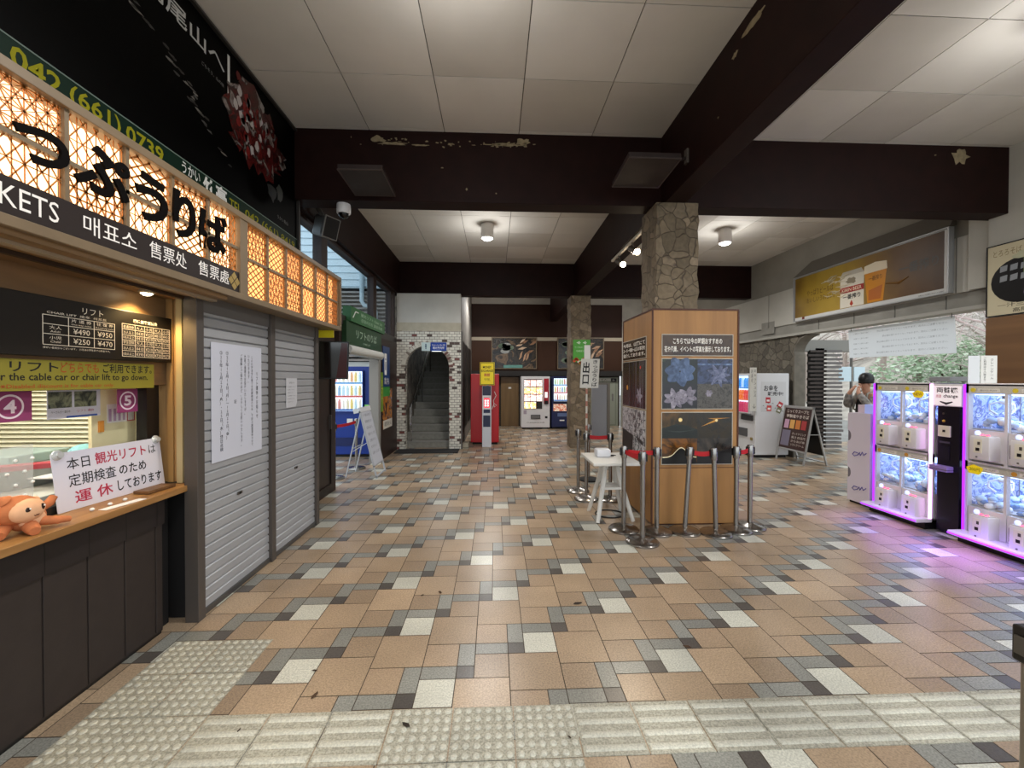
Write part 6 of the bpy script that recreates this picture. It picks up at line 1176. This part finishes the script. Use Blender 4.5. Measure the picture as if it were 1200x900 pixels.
# ================================================================== PERSON
def skin_body(name, verts, edges, radii, m, parent, root=0, sub=2):
    me = bpy.data.meshes.new(name); me.from_pydata([wm(parent).inverted() @ Vector(v) for v in verts], edges, []); o = bpy.data.objects.new(name, me); COL.objects.link(o); o.parent = parent; WM[o.name] = wm(parent)
    md = o.modifiers.new('skin', 'SKIN'); md.use_smooth_shade = True
    sv = me.skin_vertices[0].data if me.skin_vertices else None
    if sv is None:
        bm = bmesh.new(); bm.from_mesh(me); bm.verts.layers.skin.verify(); bm.to_mesh(me); bm.free(); sv = me.skin_vertices[0].data
    for i, r in enumerate(radii): sv[i].radius = r if isinstance(r, tuple) else (r, r); sv[i].use_root = (i == root)
    o.modifiers.new('smooth', 'SUBSURF').levels = sub; o.modifiers['smooth'].render_levels = sub; me.materials.append(m); return o
px, py = 6.56, 7.0
person = thing('person', 'person in a black beanie and dark jacket with patterned sleeves raising hands to face', 'person', (px, py, 0))
SK = mat('#b98a72', .6); JK = mat('#1d191b', .8, noise=.2, nscale=30); SLV = mat('#8a8580', .8, noise=.7, nscale=16)
def P(dx, dy, z): return (px+dx, py+dy, z)        # the person faces -X
bv = [P(0, 0, .92), P(0, 0, 1.12), P(.02, 0, 1.32), P(.01, 0, 1.42), P(-.02, 0, 1.49), P(-.03, 0, 1.56), P(-.04, 0, 1.63),
      P(.01, -.17, 1.37), P(-.15, -.23, 1.2), P(-.24, -.09, 1.44), P(-.21, -.05, 1.5), P(.01, .17, 1.37), P(-.15, .23, 1.2), P(-.24, .09, 1.44), P(-.21, .05, 1.5),
      P(0, -.09, .86), P(-.02, -.1, .48), P(.02, -.1, .09), P(-.12, -.11, .035), P(0, .09, .86), P(-.03, .1, .48), P(.01, .1, .09), P(-.13, .11, .035)]
be = [(0, 1), (1, 2), (2, 3), (3, 4), (4, 5), (5, 6), (2, 7), (7, 8), (8, 9), (9, 10), (2, 11), (11, 12), (12, 13), (13, 14), (0, 15), (15, 16), (16, 17), (17, 18), (0, 19), (19, 20), (20, 21), (21, 22)]
br = [(.13, .16), (.11, .14), (.11, .16), .07, .055, (.085, .07), (.085, .07), .055, .045, .034, .03, .055, .045, .034, .03, .085, .06, .045, .035, .085, .06, .045, .035]
for s, hx in ((-1, 10), (1, 14)):      # five fingers on each hand, curled toward the mouth
    b = Vector(bv[hx])
    for q in range(5):
        off = -.024+.012*q; L = (.03, .042, .046, .042, .034)[q]; k = len(bv)
        bv += [tuple(b+Vector((.005+.004*q, off, .02))), tuple(b+Vector((.02, off*1.1, .02+L*.6))), tuple(b+Vector((.05, off*1.05, .02+L)))]
        be += [(hx, k), (k, k+1), (k+1, k+2)]; br += [.011, .0095, .008]
skin_body('body', bv, be, br, SK, person)
cv = [P(0, 0, .84), P(0, 0, 1.1), P(.02, 0, 1.3), P(.02, 0, 1.4)]; skin_body('jacket', cv, [(0, 1), (1, 2), (2, 3)], [(.17, .19), (.15, .18), (.15, .2), (.09, .12)], JK, person)
for s in (-1, 1): skin_body('sleeve', [P(.01, .15*s, 1.37), P(-.07, .22*s, 1.28), P(-.15, .235*s, 1.19), P(-.2, .17*s, 1.3), P(-.238, .1*s, 1.43)], [(0, 1), (1, 2), (2, 3), (3, 4)], [.085, .075, .07, .062, .05], SLV, person)
for s in (-1, 1): skin_body('trouser_leg', [P(0, .09*s, .9), P(-.02, .1*s, .48), P(.02, .1*s, .1)], [(0, 1), (1, 2)], [.11, .085, .07], mat('#23242b', .8), person)
for s in (-1, 1): mb = MB(); mb.ball(P(-.06, .105*s, .045), (.14, .05, .045), mat('#2a2422', .6), 14, 8); mb.build('shoe', person, True)
mb = MB(); mb.lathe([(.1, 0), (.109, .02), (.107, .055), (.112, .06), (.11, .1), (.092, .15), (.055, .185), (.012, .195)], P(-.015, 0, 1.6), BLACK, 20); bn = mb.build('beanie', person, True)
mb = MB(); mb.ball(P(-.135, 0, 1.585), (.024, .014, .02), SK, 10, 7); mb.build('nose', person, True)
for s in (-1, 1):
    mb = MB(); mb.ball(P(-.112, .033*s, 1.608), (.01, .014, .008), mat('#1a1412', .2), 8, 6); mb.build('eye', person, True)
    mb = MB(); mb.ball(P(-.02, .082*s, 1.585), (.022, .012, .032), SK, 10, 7); mb.build('ear', person, True)
mb = MB(); mb.ball(P(-.118, 0, 1.545), (.008, .024, .006), mat('#8a4a42', .5), 8, 6); mb.build('mouth', person, True)
mb = MB(); mb.box(px+.15, py-.15, 1.02, px+.3, py+.15, 1.42, mat('#2b2729', .8), .05); bp = mb.build('backpack', person, True)
for s in (-1, 1): mb = MB(); mb.tube([P(.16, .12*s, 1.4), P(.06, .12*s, 1.5), P(-.1, .11*s, 1.42), P(-.14, .12*s, 1.15), P(.12, .15*s, 1.02)], .018, mat('#8f8a80', .7), 8); mb.build('strap', bp, True)
bpy.data.objects.remove(_tobj); bpy.data.curves.remove(_tcurve)
